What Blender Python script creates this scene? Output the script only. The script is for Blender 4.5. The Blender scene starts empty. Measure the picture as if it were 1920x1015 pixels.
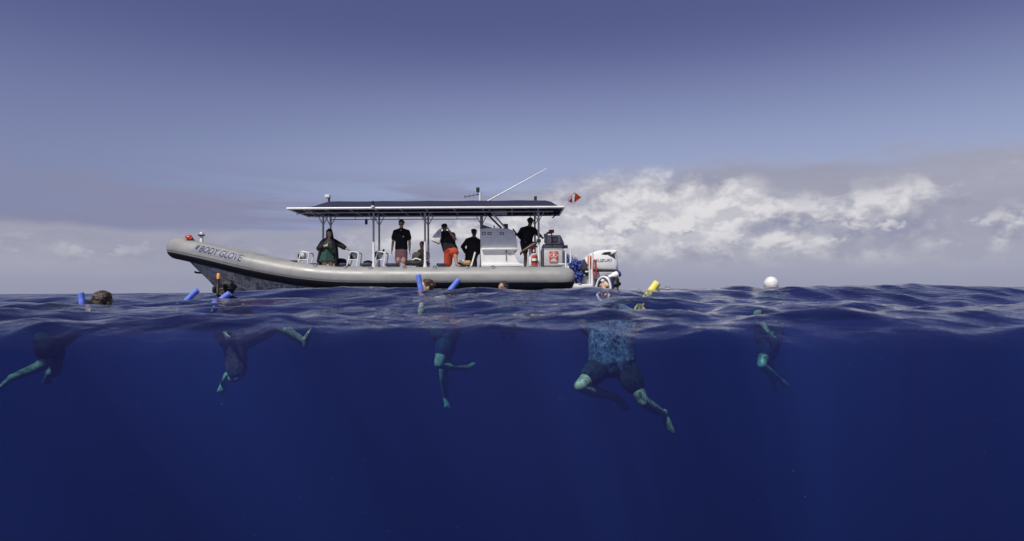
import bpy, bmesh, math, random
import numpy as np
from mathutils import Vector, Matrix, Euler, noise as mnoise

scene = bpy.context.scene
COL = scene.collection
R = math.radians

# ------------------------------------------------------------------ camera
CAM_H = 0.105
FPX = 1280.0                       # focal length in pixels of the 1920 px frame
cam_data = bpy.data.cameras.new('camera')
cam = bpy.data.objects.new('camera', cam_data)
COL.objects.link(cam)
cam_data.sensor_width = 36.0
cam_data.lens = 36.0 * FPX / 1920.0
cam_data.clip_start = 0.02
cam_data.clip_end = 20000.0
cam.location = (0, 0, CAM_H)
PITCH, ROLL = R(1.68), R(-0.40)
cam.rotation_euler = (Matrix.Rotation(R(90) + PITCH, 3, 'X') @ Matrix.Rotation(ROLL, 3, 'Z')).to_euler()
cam_data.dof.use_dof = True
cam_data.dof.focus_distance = 13.0
cam_data.dof.aperture_fstop = 2.4
scene.camera = cam
CAM_M = cam.rotation_euler.to_matrix()

def W(px, py, y):
    """world point at depth y that lies under a pixel of the 1920x1015 photograph"""
    d = CAM_M @ Vector(((px - 960.0) / FPX, (507.5 - py) / FPX, -1.0))
    t = y / d.y
    return Vector((d.x * t, y, CAM_H + d.z * t))

# ------------------------------------------------------------------ world
SUN_EL, SUN_AZ = R(56), R(210)     # azimuth clockwise from +Y: behind the camera, to its left
world = bpy.data.worlds.new('World')
scene.world = world
world.use_nodes = True

class NT:
    def __init__(self, tree):
        self.t = tree; self.n = tree.nodes; self.l = tree.links
    def node(self, kind, **kw):
        n = self.n.new(kind)
        for k, v in kw.items(): setattr(n, k, v)
        return n
    def put(self, sock, v):
        if hasattr(v, 'is_output') or hasattr(v, 'links'): self.l.new(v, sock)
        else: sock.default_value = v
    def math(self, op, a, b=0.0, c=0.0, clamp=False):
        n = self.node('ShaderNodeMath', operation=op, use_clamp=clamp)
        for i, v in enumerate((a, b, c)): self.put(n.inputs[i], v)
        return n.outputs[0]
    def mix(self, f, a, b, blend='MIX'):
        n = self.node('ShaderNodeMix', data_type='RGBA', blend_type=blend)
        self.put(n.inputs[0], f); self.put(n.inputs[6], a); self.put(n.inputs[7], b)
        return n.outputs[2]
    def smooth(self, v, lo, hi, olo=0.0, ohi=1.0):
        n = self.node('ShaderNodeMapRange', interpolation_type='SMOOTHSTEP')
        for i, x in enumerate((v, lo, hi, olo, ohi)): self.put(n.inputs[i], x)
        return n.outputs[0]
    def noise(self, vec, scale, detail=4, rough=0.5, dist=0.0, dim='3D', w=None):
        n = self.node('ShaderNodeTexNoise', noise_dimensions=dim)
        if vec is not None: self.l.new(vec, n.inputs['Vector'])
        n.inputs['Scale'].default_value = scale; n.inputs['Detail'].default_value = detail
        n.inputs['Roughness'].default_value = rough; n.inputs['Distortion'].default_value = dist
        return n.outputs[0]
    def xyz(self, x, y, z):
        n = self.node('ShaderNodeCombineXYZ')
        for i, v in enumerate((x, y, z)): self.put(n.inputs[i], v)
        return n.outputs[0]
    def ramp(self, f, stops, interp='LINEAR'):
        n = self.node('ShaderNodeValToRGB'); r = n.color_ramp; r.interpolation = interp
        while len(r.elements) > 1: r.elements.remove(r.elements[0])
        r.elements[0].position, r.elements[0].color = stops[0][0], stops[0][1]
        for p, c in stops[1:]:
            e = r.elements.new(p); e.color = c
        self.put(n.inputs[0], f)
        return n.outputs[0]

w = NT(world.node_tree)
for n in list(w.n): w.n.remove(n)
sky = w.node('ShaderNodeTexSky', sky_type='NISHITA', sun_disc=False)
sky.sun_elevation = SUN_EL; sky.sun_rotation = SUN_AZ
sky.altitude = 0; sky.air_density = 0.8; sky.dust_density = 0.25; sky.ozone_density = 3.0
tc = w.node('ShaderNodeTexCoord')
sep = w.node('ShaderNodeSeparateXYZ'); w.l.new(tc.outputs['Generated'], sep.inputs[0])
dx, dy, dz = sep.outputs
el = dz
az = w.math('ARCTAN2', dx, dy)
# the clear sky, graded to the photograph's violet blue
hs = w.node('ShaderNodeHueSaturation'); hs.inputs['Hue'].default_value = 0.52; hs.inputs['Saturation'].default_value = 1.0
w.l.new(sky.outputs[0], hs.inputs['Color'])
clear = w.mix(1.0, hs.outputs[0], (0.80, 0.74, 0.84, 1), 'MULTIPLY')
# cloud field over direction, all the way round the horizon
def cloudvec(sx, sy, ox=0.0, oy=0.0):
    return w.xyz(w.math('MULTIPLY_ADD', dx, sx, ox), w.math('MULTIPLY_ADD', dy, sx, 3.7), w.math('MULTIPLY_ADD', el, sy, oy))
big = w.noise(cloudvec(2.3, 1.0, 7.3), 1.0, 3, 0.5)
n1 = w.noise(cloudvec(4.2, 17.0, 1.4), 1.0, 8, 0.56, 0.3)
fine = w.noise(cloudvec(17.0, 48.0, 2.2), 1.0, 6, 0.55, 0.2)
# the bank stands higher on one side of the sky
top = w.math('ADD', w.math('MULTIPLY_ADD', big, 0.09, 0.050), w.math('MULTIPLY', w.smooth(dx, -0.30, 0.16), 0.066))
rel = w.math('DIVIDE', el, top)
edge_n = w.math('ADD', w.math('MULTIPLY_ADD', n1, 0.85, rel), w.math('MULTIPLY', fine, 0.12))
dens_bank = w.smooth(edge_n, 1.62, 1.34)
# thin streaks above the bank
ns = w.noise(cloudvec(3.0, 34.0, 4.9), 1.0, 7, 0.6, 0.6)
streak = w.math('MULTIPLY', w.smooth(ns, 0.40, 0.60), w.math('MULTIPLY', w.smooth(el, 0.185, 0.125), w.smooth(el, 0.02, 0.06)))
streak = w.math('MULTIPLY', streak, 0.85)
# cumulus inside the bank: heaps with lit tops and grey bases
def heap(sx, sy, ox, step):
    def billow(x_, y_):            # rounded heads: folded noise over a soft base
        lo_ = w.noise(cloudvec(sx, sy, x_, y_), 1.0, 2, 0.45, 0.0)
        hi_ = w.noise(cloudvec(sx * 3.1, sy * 3.1, x_ * 3.1, y_ * 3.1), 1.0, 5, 0.5, 0.1)
        fold = w.math('ABSOLUTE', w.math('SUBTRACT', hi_, 0.5))
        return w.math('MULTIPLY_ADD', fold, -0.55, w.math('ADD', lo_, 0.06))
    a_ = billow(ox, 0.0); b_ = billow(ox - step * 0.35, step)
    return a_, w.math('SUBTRACT', a_, b_)
h1, g1 = heap(10.0, 14.5, 5.1, 0.46)
def cell(cx, ce, rx, re):          # a heap of cumulus standing in one direction
    a_ = w.math('DIVIDE', w.math('SUBTRACT', az, cx), rx); b_ = w.math('DIVIDE', w.math('SUBTRACT', el, ce), re)
    return w.smooth(w.math('ADD', w.math('MULTIPLY', a_, a_), w.math('MULTIPLY', b_, b_)), 1.0, 0.0)
cells = w.math('ADD', cell(0.19, 0.098, 0.24, 0.092), w.math('MULTIPLY', cell(0.36, 0.08, 0.10, 0.045), 0.45))
cells = w.math('ADD', cells, w.math('MULTIPLY', cell(-0.56, 0.045, 0.12, 0.035), 0.15))
cells = w.math('ADD', cells, w.math('MULTIPLY', cell(0.50, 0.070, 0.12, 0.035), 0.25))
cells = w.math('ADD', cells, w.math('MULTIPLY', cell(0.64, 0.070, 0.09, 0.035), 0.2), clamp=True)
h1 = w.math('MULTIPLY_ADD', cells, 0.32, h1)
g1 = w.math('MULTIPLY_ADD', cells, 0.16, g1)
h2, g2 = heap(20.0, 34.0, 9.7, 0.40)
body1 = w.smooth(h1, 0.47, 0.63); lit1 = w.math('MULTIPLY', body1, w.smooth(g1, -0.13, 0.20))
lit1 = w.math('MULTIPLY', lit1, w.smooth(dx, -0.45, -0.05, 0.08, 1.0))
shade1 = w.math('MULTIPLY', body1, w.smooth(g1, -0.04, -0.2))
body2 = w.math('MULTIPLY', w.smooth(h2, 0.50, 0.62), w.math('MULTIPLY', w.smooth(el, 0.02, 0.05), w.smooth(el, 0.13, 0.08)))
lit2 = w.math('MULTIPLY', w.math('MULTIPLY', body2, w.smooth(cells, 0.0, 0.3, 0.22, 1.0)), w.smooth(g2, 0.0, 0.22)); shade2 = w.math('MULTIPLY', body2, w.smooth(g2, 0.06, -0.14))
inner = w.math('MULTIPLY', w.smooth(el, 0.018, 0.085), w.math('MAXIMUM', w.smooth(rel, 1.05, 0.65), w.smooth(cells, 0.0, 0.45)))
grain = w.math('MULTIPLY_ADD', n1, 0.9, -0.15)
cloudcol = w.mix(w.math('MULTIPLY', grain, 1.0, clamp=True), (4.7, 4.8, 6.3, 1), (7.0, 7.05, 8.1, 1))
cloudcol = w.mix(w.math('MULTIPLY', inner, w.math('MULTIPLY', shade1, 0.75)), cloudcol, (4.1, 4.25, 6.0, 1))
cloudcol = w.mix(w.math('MULTIPLY', inner, w.math('MULTIPLY', lit1, w.smooth(g2, -0.16, 0.14, 0.45, 0.95))), cloudcol, (11.8, 11.5, 11.6, 1))
cloudcol = w.mix(w.math('MULTIPLY', inner, w.math('MULTIPLY', shade2, 0.7)), cloudcol, (3.9, 4.05, 5.8, 1))
cloudcol = w.mix(w.math('MULTIPLY', inner, w.math('MULTIPLY', lit2, 0.8)), cloudcol, (10.8, 10.6, 10.9, 1))
haze_c = (4.5, 4.7, 6.3, 1)
clear = w.mix(1.0, clear, (1.62, 1.46, 1.34, 1), 'MULTIPLY')
pale = w.mix(w.smooth(dx, -0.62, 0.05), (3.3, 3.9, 6.4, 1), (5.3, 6.2, 9.1, 1))     # clear air is darkest a quarter turn from the sun
clear = w.mix(w.smooth(el, 0.37, 0.085), clear, pale)      # air thickens towards the horizon
base = w.mix(w.smooth(el, 0.09, -0.01), clear, haze_c)
skyc = w.mix(streak, base, (3.75, 3.8, 5.7, 1))
skyc = w.mix(w.math('MULTIPLY', dens_bank, w.smooth(el, 0.0, 0.045, 0.25, 0.94)), skyc, cloudcol)
bg = w.node('ShaderNodeBackground'); bg.inputs['Strength'].default_value = 0.066
w.l.new(skyc, bg.inputs['Color'])
wo = w.node('ShaderNodeOutputWorld'); w.l.new(bg.outputs[0], wo.inputs['Surface'])

# ------------------------------------------------------------------ sun
sun_data = bpy.data.lights.new('sun', 'SUN')
sun_data.energy = 4.2; sun_data.angle = R(0.53); sun_data.color = (1.0, 0.955, 0.88)
sun = bpy.data.objects.new('sun', sun_data); COL.objects.link(sun)
sdir = Vector((math.sin(SUN_AZ) * math.cos(SUN_EL), math.cos(SUN_AZ) * math.cos(SUN_EL), math.sin(SUN_EL)))
sun.rotation_euler = (-sdir).to_track_quat('-Z', 'Y').to_euler()
sun.location = (0, 0, 30)

vs = scene.view_settings
vs.view_transform = 'Standard'; vs.look = 'None'; vs.gamma = 1.0; vs.exposure = 0.0
vs.use_curve_mapping = False
scene.cycles.transparent_max_bounces = 32
scene.cycles.max_bounces = 8
scene.cycles.volume_bounces = 1
scene.cycles.sample_clamp_indirect = 4.0
scene.cycles.use_denoising = True
# ------------------------------------------------------------------ materials
def new_mat(name):
    m = bpy.data.materials.new(name); m.use_nodes = True
    t = NT(m.node_tree)
    for n in list(t.n): t.n.remove(n)
    return m, t

def out(t, surf=None, vol=None):
    o = t.node('ShaderNodeOutputMaterial')
    if surf is not None: t.l.new(surf, o.inputs['Surface'])
    if vol is not None: t.l.new(vol, o.inputs['Volume'])

# ------------------------------------------------------------------ waves
rng = np.random.default_rng(11)
WAVES = []
lams = np.geomspace(0.16, 11.0, 46)
for i, lam in enumerate(lams):
    th = rng.normal(R(-98), R(24) + (R(26) if lam < 1.2 else 0))       # running towards the camera
    if lam > 4:  a = 0.0150 * (lam / 4) ** 0.30
    elif lam > 0.9: a = 0.0175 * (lam / 4) ** 0.40
    else: a = 0.0097 * (lam / 0.9) ** 1.0
    WAVES.append((lam, th, a * rng.uniform(0.6, 1.3), rng.uniform(0, 6.283)))
HUMPS = []            # swells the photograph shows: (x, y, half-width x, half-width y, height)
def hump(px, d, wx, wy, hgt):
    p = W(px, 545, d); HUMPS.append((p.x, d, wx, wy, hgt))
hump(1300, 9.6, 5.0, 4.0, 0.056)
hump(690, 10.5, 1.3, 1.6, 0.055)
hump(1150, 5.3, 1.4, 1.1, 0.112)
hump(1800, 8.5, 2.4, 2.2, -0.035)
hump(570, 3.2, 0.3, 0.5, 0.016)
hump(1160, 3.1, 0.5, 0.6, 0.012)

def eta(x, y, cell=None, minlam=0.0):
    z = np.zeros_like(x)
    wx = 0.35 * np.sin(x * 0.23 + 1.3) + 0.2 * np.sin(y * 0.31)
    for lam, th, a, ph in WAVES:
        if lam < minlam: continue
        k = 2 * math.pi / lam
        arg = k * (math.cos(th) * (x + wx * min(1, lam)) + math.sin(th) * (y + 0.4 * wx)) + ph
        s = np.sin(arg)
        if lam < 6: s = 1.0 - 2.0 * np.abs(np.sin(arg * 0.5)) ** 1.3 * 1.0 + 0.08   # peaked crests, flat troughs
        w_ = 1.0 if cell is None else np.clip((lam / np.maximum(cell, 1e-6) - 3.0) / 4.0, 0, 1)
        # groups: each train swells and fades over the water
        env = 0.75 + 0.45 * np.sin(x / (lam * 2.9 + 0.3) + ph * 2.1) * np.sin(y / (lam * 3.7 + 0.4) + ph)
        if lam > 1.5: env = env * (0.45 + 0.55 * np.clip((y - 3.2) / 3.0, 0, 1))     # sheltered close to the camera
        z += a * s * w_ * env
    for hx, hy, sx, sy, hh in HUMPS:
        z += hh * np.exp(-np.abs((x - hx) / sx) ** (2 if sx < 3 else 4) - ((y - hy) / sy) ** 2)
    return z - 0.004

def water_z(x, y, minlam=0.0):
    return float(eta(np.array([x]), np.array([y]), None, minlam)[0])

def grid_mesh(name, V, nr, nc, flip=False):
    idx = np.arange(nr * nc, dtype=np.int32).reshape(nr, nc)
    q = np.stack([idx[:-1, :-1], idx[:-1, 1:], idx[1:, 1:], idx[1:, :-1]], -1).reshape(-1, 4)
    if flip: q = q[:, ::-1]
    me = bpy.data.meshes.new(name)
    me.vertices.add(nr * nc); me.vertices.foreach_set('co', V.astype(np.float32).ravel())
    me.loops.add(q.size); me.loops.foreach_set('vertex_index', q.astype(np.int32).ravel())
    me.polygons.add(len(q)); me.polygons.foreach_set('loop_start', np.arange(0, q.size, 4, dtype=np.int32))
    me.update(calc_edges=True)
    me.polygons.foreach_set('use_smooth', np.ones(len(q), dtype=bool))
    me.update()
    return me

D0 = 2.65                                     # where the water meets the port
NR, NC = 860, 860
ds = np.geomspace(D0, 7000.0, NR)
cs = np.linspace(-1, 1, NC)
dd, cc = np.meshgrid(ds, cs, indexing='ij')
xx = cc * (4.5 + 0.86 * dd)
zz = eta(xx, dd, dd * 0.0095)
# the lip: the surface rolls down where it meets the camera's port
NL = 24
tl = np.linspace(0.5 * math.pi * 0.93, 0.0, NL, endpoint=False)
x0 = xx[0]; z0 = zz[0]; s0 = (zz[1] - zz[0]) / (ds[1] - ds[0])
lip = []
for t_ in tl:
    dy_ = 0.26 * math.sin(t_)
    lip.append(np.stack([x0, np.full(NC, D0 - dy_), z0 - s0 * dy_ * math.exp(-3 * t_) - 0.17 * (1 - math.cos(t_)) + 0.5 * (eta(x0, np.full(NC, D0 - dy_), None) - z0) * math.cos(t_) * (1 - math.exp(-6 * t_))], -1))
V = np.concatenate([np.stack(lip, 0), np.stack([xx, dd, zz], -1)], 0)
sea_me = grid_mesh('sea_surface', V.reshape(-1, 3), NR + NL, NC)
sea = bpy.data.objects.new('sea_surface', sea_me); COL.objects.link(sea)
sea['kind'] = 'structure'; sea['label'] = 'dark blue rippled sea surface reaching to the horizon'

m, t = new_mat('sea_surface')
geo = t.node('ShaderNodeNewGeometry')
cd = t.node('ShaderNodeCameraData')
pos = geo.outputs['Position']
sp = t.node('ShaderNodeSeparateXYZ'); t.l.new(pos, sp.inputs[0])
mp = t.node('ShaderNodeMapping'); mp.inputs['Scale'].default_value = (0.75, 1.0, 0.0); mp.inputs['Rotation'].default_value = (0, 0, 0.25)
t.l.new(pos, mp.inputs['Vector'])
b1 = t.noise(mp.outputs[0], 6.5, 4, 0.5, 0.3)
b2 = t.noise(mp.outputs[0], 1.1, 4, 0.55, 0.4)
dist = sp.outputs[1]
far_w = t.smooth(dist, 6.0, 60.0)
b3 = t.noise(mp.outputs[0], 21.0, 3, 0.5, 0.2)
h_near = t.math('ADD', t.math('MULTIPLY', b1, 0.015), t.math('MULTIPLY', b3, 0.0045))
h_far = t.math('MULTIPLY', t.math('MULTIPLY', b2, 0.22), far_w)
bump = t.node('ShaderNodeBump'); bump.inputs['Strength'].default_value = 1.0; bump.inputs['Distance'].default_value = 1.0
t.l.new(t.math('ADD', h_near, h_far), bump.inputs['Height'])
gl = t.node('ShaderNodeBsdfGlossy'); gl.inputs['Color'].default_value = (0.86, 0.86, 0.88, 1)
t.l.new(t.smooth(dist, 2.0, 80.0, 0.025, 0.20), gl.inputs['Roughness'])
t.l.new(bump.outputs[0], gl.inputs['Normal'])
fr = t.node('ShaderNodeFresnel'); fr.inputs['IOR'].default_value = 1.333; t.l.new(bump.outputs[0], fr.inputs['Normal'])
# caustic net and patches painted into the transparency colour, in place of focused sunlight
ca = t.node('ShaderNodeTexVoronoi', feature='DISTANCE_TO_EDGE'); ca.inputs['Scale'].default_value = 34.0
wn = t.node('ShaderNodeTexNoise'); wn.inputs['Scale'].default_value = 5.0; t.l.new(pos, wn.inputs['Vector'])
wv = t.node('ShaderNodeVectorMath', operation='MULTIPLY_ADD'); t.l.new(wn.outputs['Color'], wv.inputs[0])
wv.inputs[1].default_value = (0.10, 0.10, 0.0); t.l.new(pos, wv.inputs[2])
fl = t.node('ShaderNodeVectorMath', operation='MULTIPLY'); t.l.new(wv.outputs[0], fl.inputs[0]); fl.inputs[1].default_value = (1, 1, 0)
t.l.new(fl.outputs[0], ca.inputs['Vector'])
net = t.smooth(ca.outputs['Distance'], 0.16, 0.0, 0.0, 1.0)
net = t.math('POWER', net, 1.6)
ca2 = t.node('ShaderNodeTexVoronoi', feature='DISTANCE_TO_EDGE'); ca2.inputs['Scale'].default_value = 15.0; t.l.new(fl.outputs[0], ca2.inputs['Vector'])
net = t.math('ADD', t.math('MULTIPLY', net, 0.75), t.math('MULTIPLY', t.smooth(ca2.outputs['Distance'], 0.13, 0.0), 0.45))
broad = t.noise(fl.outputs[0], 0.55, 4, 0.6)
gobo = t.math('MULTIPLY_ADD', net, 2.0, t.smooth(broad, 0.44, 0.58, 0.06, 1.65))
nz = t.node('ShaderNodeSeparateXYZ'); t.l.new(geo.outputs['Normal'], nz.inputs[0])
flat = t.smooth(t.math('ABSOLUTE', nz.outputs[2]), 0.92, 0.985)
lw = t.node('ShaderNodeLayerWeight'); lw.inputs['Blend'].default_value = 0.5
steep = t.smooth(t.math('SUBTRACT', 1.0, lw.outputs['Facing']), 0.58, 0.80)      # fades the painted net out at grazing view angles
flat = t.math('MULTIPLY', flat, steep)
trc = t.math('ADD', t.math('MULTIPLY', gobo, flat), t.math('SUBTRACT', 1.0, flat))
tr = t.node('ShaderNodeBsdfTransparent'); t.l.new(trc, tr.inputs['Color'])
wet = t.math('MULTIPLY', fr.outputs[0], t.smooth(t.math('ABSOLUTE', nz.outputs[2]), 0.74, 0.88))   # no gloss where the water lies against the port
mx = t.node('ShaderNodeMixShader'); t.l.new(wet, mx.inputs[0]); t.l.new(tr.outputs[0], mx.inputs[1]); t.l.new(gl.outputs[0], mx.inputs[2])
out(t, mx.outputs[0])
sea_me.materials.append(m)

# ------------------------------------------------------------------ the water itself: a closed body of blue water under the surface
nr2, nc2 = 230, 200
d2 = np.concatenate([[-120.0, -40.0, -12.0, -4.0, -1.0, 0.0, 0.8, 1.5, 2.1], np.geomspace(D0 - 0.30, 6800.0, nr2 - 9)])
dd2, cc2 = np.meshgrid(d2, np.linspace(-1, 1, nc2), indexing='ij')
xx2 = np.sign(cc2) * np.abs(cc2) ** 1.6 * (60.0 + 0.855 * np.abs(dd2))
zz2 = np.where(dd2 < D0 - 0.31, -0.06, eta(xx2, dd2, np.maximum(np.abs(dd2) * 0.037, 0.25), 0.45) - 0.035)
topv = np.stack([xx2, dd2, zz2], -1)
DEEP = -70.0
ring_i = [(i, 0) for i in range(nr2)] + [(nr2 - 1, j) for j in range(1, nc2)] + [(i, nc2 - 1) for i in range(nr2 - 2, -1, -1)] + [(0, j) for j in range(nc2 - 2, 0, -1)]
bm = bmesh.new()
vv = [[bm.verts.new(topv[i, j]) for j in range(nc2)] for i in range(nr2)]
for i in range(nr2 - 1):
    for j in range(nc2 - 1):
        bm.faces.new((vv[i][j], vv[i][j + 1], vv[i + 1][j + 1], vv[i + 1][j]))
low = {}
for i, j in ring_i:
    p = topv[i, j]; low[(i, j)] = bm.verts.new((p[0], p[1], DEEP))
for k in range(len(ring_i)):
    a, b = ring_i[k], ring_i[(k + 1) % len(ring_i)]
    bm.faces.new((vv[a[0]][a[1]], vv[b[0]][b[1]], low[b], low[a]))
bm.faces.new([low[r] for r in ring_i])
bmesh.ops.recalc_face_normals(bm, faces=bm.faces)
wm = bpy.data.meshes.new('water'); bm.to_mesh(wm); bm.free()
water = bpy.data.objects.new('water', wm); COL.objects.link(water)
water['kind'] = 'stuff'; water['label'] = 'clear deep blue sea water fading into the distance'; water['category'] = 'water'
m, t = new_mat('water')
SC = (0.0088, 0.0062, 0.0234); AB = (0.315, 0.136, 0.093)
vs_ = t.node('ShaderNodeVolumeScatter'); vs_.inputs['Density'].default_value = 0.1; vs_.inputs['Color'].default_value = (*[c * 10 for c in SC], 1); vs_.inputs['Anisotropy'].default_value = 0.0
va = t.node('ShaderNodeVolumeAbsorption'); va.inputs['Density'].default_value = 1.0; va.inputs['Color'].default_value = (*[1 - c for c in AB], 1)
ad = t.node('ShaderNodeAddShader'); t.l.new(vs_.outputs[0], ad.inputs[0]); t.l.new(va.outputs[0], ad.inputs[1])
out(t, None, ad.outputs[0])
wm.materials.append(m)

m, t = new_mat('seabed')
p_ = t.node('ShaderNodeBsdfDiffuse'); p_.inputs['Color'].default_value = (0.2, 0.19, 0.16, 1); out(t, p_.outputs[0])
sb = bpy.data.meshes.new('seabed'); sb.from_pydata([(-7000, -40, DEEP + 4), (7000, -40, DEEP + 4), (7000, 7000, DEEP + 4), (-7000, 7000, DEEP + 4)], [], [(0, 1, 2, 3)])
sb.materials.append(m)
sbo = bpy.data.objects.new('seabed', sb); COL.objects.link(sbo); sbo['kind'] = 'structure'
# ------------------------------------------------------------------ helpers
def pm(name, col, rough=0.5, metal=0.0, var=0.12, scale=6.0, bump=0.0, bscale=40.0, spec=0.5, detail=4):
    m, t = new_mat(name)
    b = t.node('ShaderNodeBsdfPrincipled')
    b.inputs['Roughness'].default_value = rough; b.inputs['Metallic'].default_value = metal
    b.inputs['Specular IOR Level'].default_value = spec
    tc_ = t.node('ShaderNodeTexCoord')
    f = t.noise(tc_.outputs['Object'], scale, detail, 0.6)
    lo = tuple(max(0, c * (1 - var)) for c in col) + (1,); hi = tuple(min(1, c * (1 + var)) for c in col) + (1,)
    c = t.ramp(f, [(0.3, lo), (0.7, hi)])
    t.l.new(c, b.inputs['Base Color'])
    if rough < 0.9: t.l.new(t.smooth(f, 0.3, 0.7, max(0.02, rough - 0.08), min(1, rough + 0.1)), b.inputs['Roughness'])
    if bump:
        bn = t.noise(tc_.outputs['Object'], bscale, 3, 0.55)
        bb = t.node('ShaderNodeBump'); bb.inputs['Distance'].default_value = bump; t.l.new(bn, bb.inputs['Height'])
        t.l.new(bb.outputs[0], b.inputs['Normal'])
    out(t, b.outputs[0])
    return m

M = {}
M['hypalon'] = pm('grey_hypalon', (0.285, 0.285, 0.272), 0.42, var=0.13, scale=1.5, bump=0.004, bscale=4)
M['black_rubber'] = pm('black_rubber', (0.012, 0.012, 0.013), 0.55)
M['white_paint'] = pm('white_paint', (0.78, 0.78, 0.76), 0.32, var=0.05, scale=5)
M['grey_metal'] = pm('grey_metal', (0.42, 0.43, 0.45), 0.38, metal=0.3, var=0.08)
M['dark_metal'] = pm('dark_metal', (0.03, 0.03, 0.035), 0.4)
M['navy_fabric'] = pm('navy_canvas', (0.012, 0.016, 0.048), 0.85, var=0.2, scale=3, bump=0.012, bscale=5)
M['navy_cushion'] = pm('navy_vinyl', (0.025, 0.032, 0.07), 0.5, bump=0.003)
M['deck'] = pm('deck_grey', (0.6, 0.6, 0.59), 0.7)
M['bag_black'] = pm('black_nylon', (0.012, 0.012, 0.014), 0.7, bump=0.02, bscale=12)
M['grey_plastic'] = pm('grey_plastic', (0.26, 0.27, 0.28), 0.5)
M['light_grey'] = pm('light_grey_gelcoat', (0.50, 0.50, 0.50), 0.35, var=0.05)
M['motor_dark'] = pm('motor_charcoal', (0.06, 0.06, 0.068), 0.4)
M['orange'] = pm('orange_plastic', (0.62, 0.14, 0.03), 0.5)
M['red'] = pm('red_plastic', (0.50, 0.045, 0.02), 0.45)
M['dark_red'] = pm('dark_red_plastic', (0.16, 0.015, 0.015), 0.45)
M['sign_red'] = pm('sign_red', (0.55, 0.06, 0.03), 0.5, var=0.04)
M['sign_white'] = pm('sign_white', (0.8, 0.8, 0.78), 0.5, var=0.03)
M['decal_grey'] = pm('decal_grey', (0.24, 0.25, 0.29), 0.45, var=0.05)
M['decal_navy'] = pm('decal_navy', (0.025, 0.03, 0.075), 0.45, var=0.05)
M['blue_tarp'] = pm('blue_tarp', (0.03, 0.06, 0.25), 0.55, bump=0.03, bscale=14)
M['flag_red'] = pm('flag_red', (0.62, 0.07, 0.03), 0.8)
M['noodle_blue'] = pm('blue_foam', (0.13, 0.22, 0.75), 0.7, var=0.08, bump=0.001, bscale=150)
M['noodle_yellow'] = pm('yellow_foam', (0.80, 0.72, 0.16), 0.7, var=0.06, bump=0.001, bscale=150)
M['skin_fair'] = pm('fair_skin', (0.52, 0.33, 0.23), 0.5, var=0.1, scale=14)
M['skin_tan'] = pm('tan_skin', (0.34, 0.19, 0.115), 0.5, var=0.1, scale=14)
M['skin_dark'] = pm('brown_skin', (0.11, 0.06, 0.038), 0.5, var=0.1, scale=14)
M['hair_black'] = pm('black_hair', (0.010, 0.008, 0.007), 0.5, var=0.3, scale=30, bump=0.01, bscale=60)
M['hair_dark'] = pm('dark_wet_hair', (0.022, 0.013, 0.008), 0.35, var=0.35, scale=30, bump=0.012, bscale=60)
M['hair_brown'] = pm('brown_hair', (0.05, 0.028, 0.015), 0.5, var=0.3, scale=30, bump=0.01, bscale=60)
M['cloth_swim'] = pm('blue_swim_cloth', (0.010, 0.015, 0.040), 0.9, bump=0.012, bscale=16)
M['cloth_black'] = pm('black_cloth', (0.007, 0.007, 0.008), 0.9, bump=0.012, bscale=16)
M['cloth_green'] = pm('green_cloth', (0.024, 0.066, 0.05), 0.9, bump=0.02, bscale=18)
M['cloth_pink'] = pm('pink_cloth', (0.50, 0.27, 0.25), 0.9, bump=0.012, bscale=16)
M['cloth_red'] = pm('red_cloth', (0.42, 0.05, 0.02), 0.9, bump=0.02, bscale=14)
M['cloth_maroon'] = pm('maroon_cloth', (0.065, 0.012, 0.018), 0.9, bump=0.012, bscale=16)
M['cloth_blue'] = pm('pale_blue_rash_cloth', (0.10, 0.112, 0.20), 0.85, bump=0.012, bscale=16)
M['cloth_navy'] = pm('navy_cloth', (0.006, 0.007, 0.014), 0.9, bump=0.012, bscale=16)
M['cloth_olive'] = pm('olive_cloth', (0.06, 0.065, 0.045), 0.9, bump=0.012, bscale=16)
M['cloth_tan'] = pm('tan_cloth', (0.50, 0.32, 0.14), 0.9, bump=0.02, bscale=16)
M['cloth_white'] = pm('white_cloth', (0.75, 0.74, 0.70), 0.9, bump=0.012, bscale=14)
M['cap_white'] = pm('white_silicone', (0.75, 0.73, 0.70), 0.4, var=0.15, scale=20, bump=0.006, bscale=30)
M['mask_white'] = pm('white_mask_plastic', (0.78, 0.78, 0.78), 0.3, var=0.04)
M['snorkel_orange'] = pm('snorkel_orange', (0.75, 0.32, 0.04), 0.4)
M['blue_plastic'] = pm('blue_plastic', (0.02, 0.03, 0.14), 0.4)
M['silver'] = pm('silver_nylon', (0.5, 0.5, 0.5), 0.45, var=0.3, scale=16, bump=0.02, bscale=20)
M['screen_glass'] = pm('smoked_acrylic', (0.10, 0.10, 0.11), 0.15)

# hull gelcoat: grey with reflected water light painted in as pale veins, black bottom paint
m, t = new_mat('hull_gelcoat')
b = t.node('ShaderNodeBsdfPrincipled'); b.inputs['Roughness'].default_value = 0.35
g = t.node('ShaderNodeNewGeometry'); tcn = t.node('ShaderNodeTexCoord')
sx = t.node('ShaderNodeSeparateXYZ'); t.l.new(g.outputs['Position'], sx.inputs[0])
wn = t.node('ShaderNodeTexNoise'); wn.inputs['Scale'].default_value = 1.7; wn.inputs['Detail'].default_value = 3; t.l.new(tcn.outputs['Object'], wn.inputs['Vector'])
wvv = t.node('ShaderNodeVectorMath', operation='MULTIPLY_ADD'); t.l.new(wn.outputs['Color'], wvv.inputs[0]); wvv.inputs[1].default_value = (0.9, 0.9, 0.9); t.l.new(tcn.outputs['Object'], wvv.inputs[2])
ripple_light = t.noise(wvv.outputs[0], 2.6, 6, 0.62, 1.6)
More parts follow.
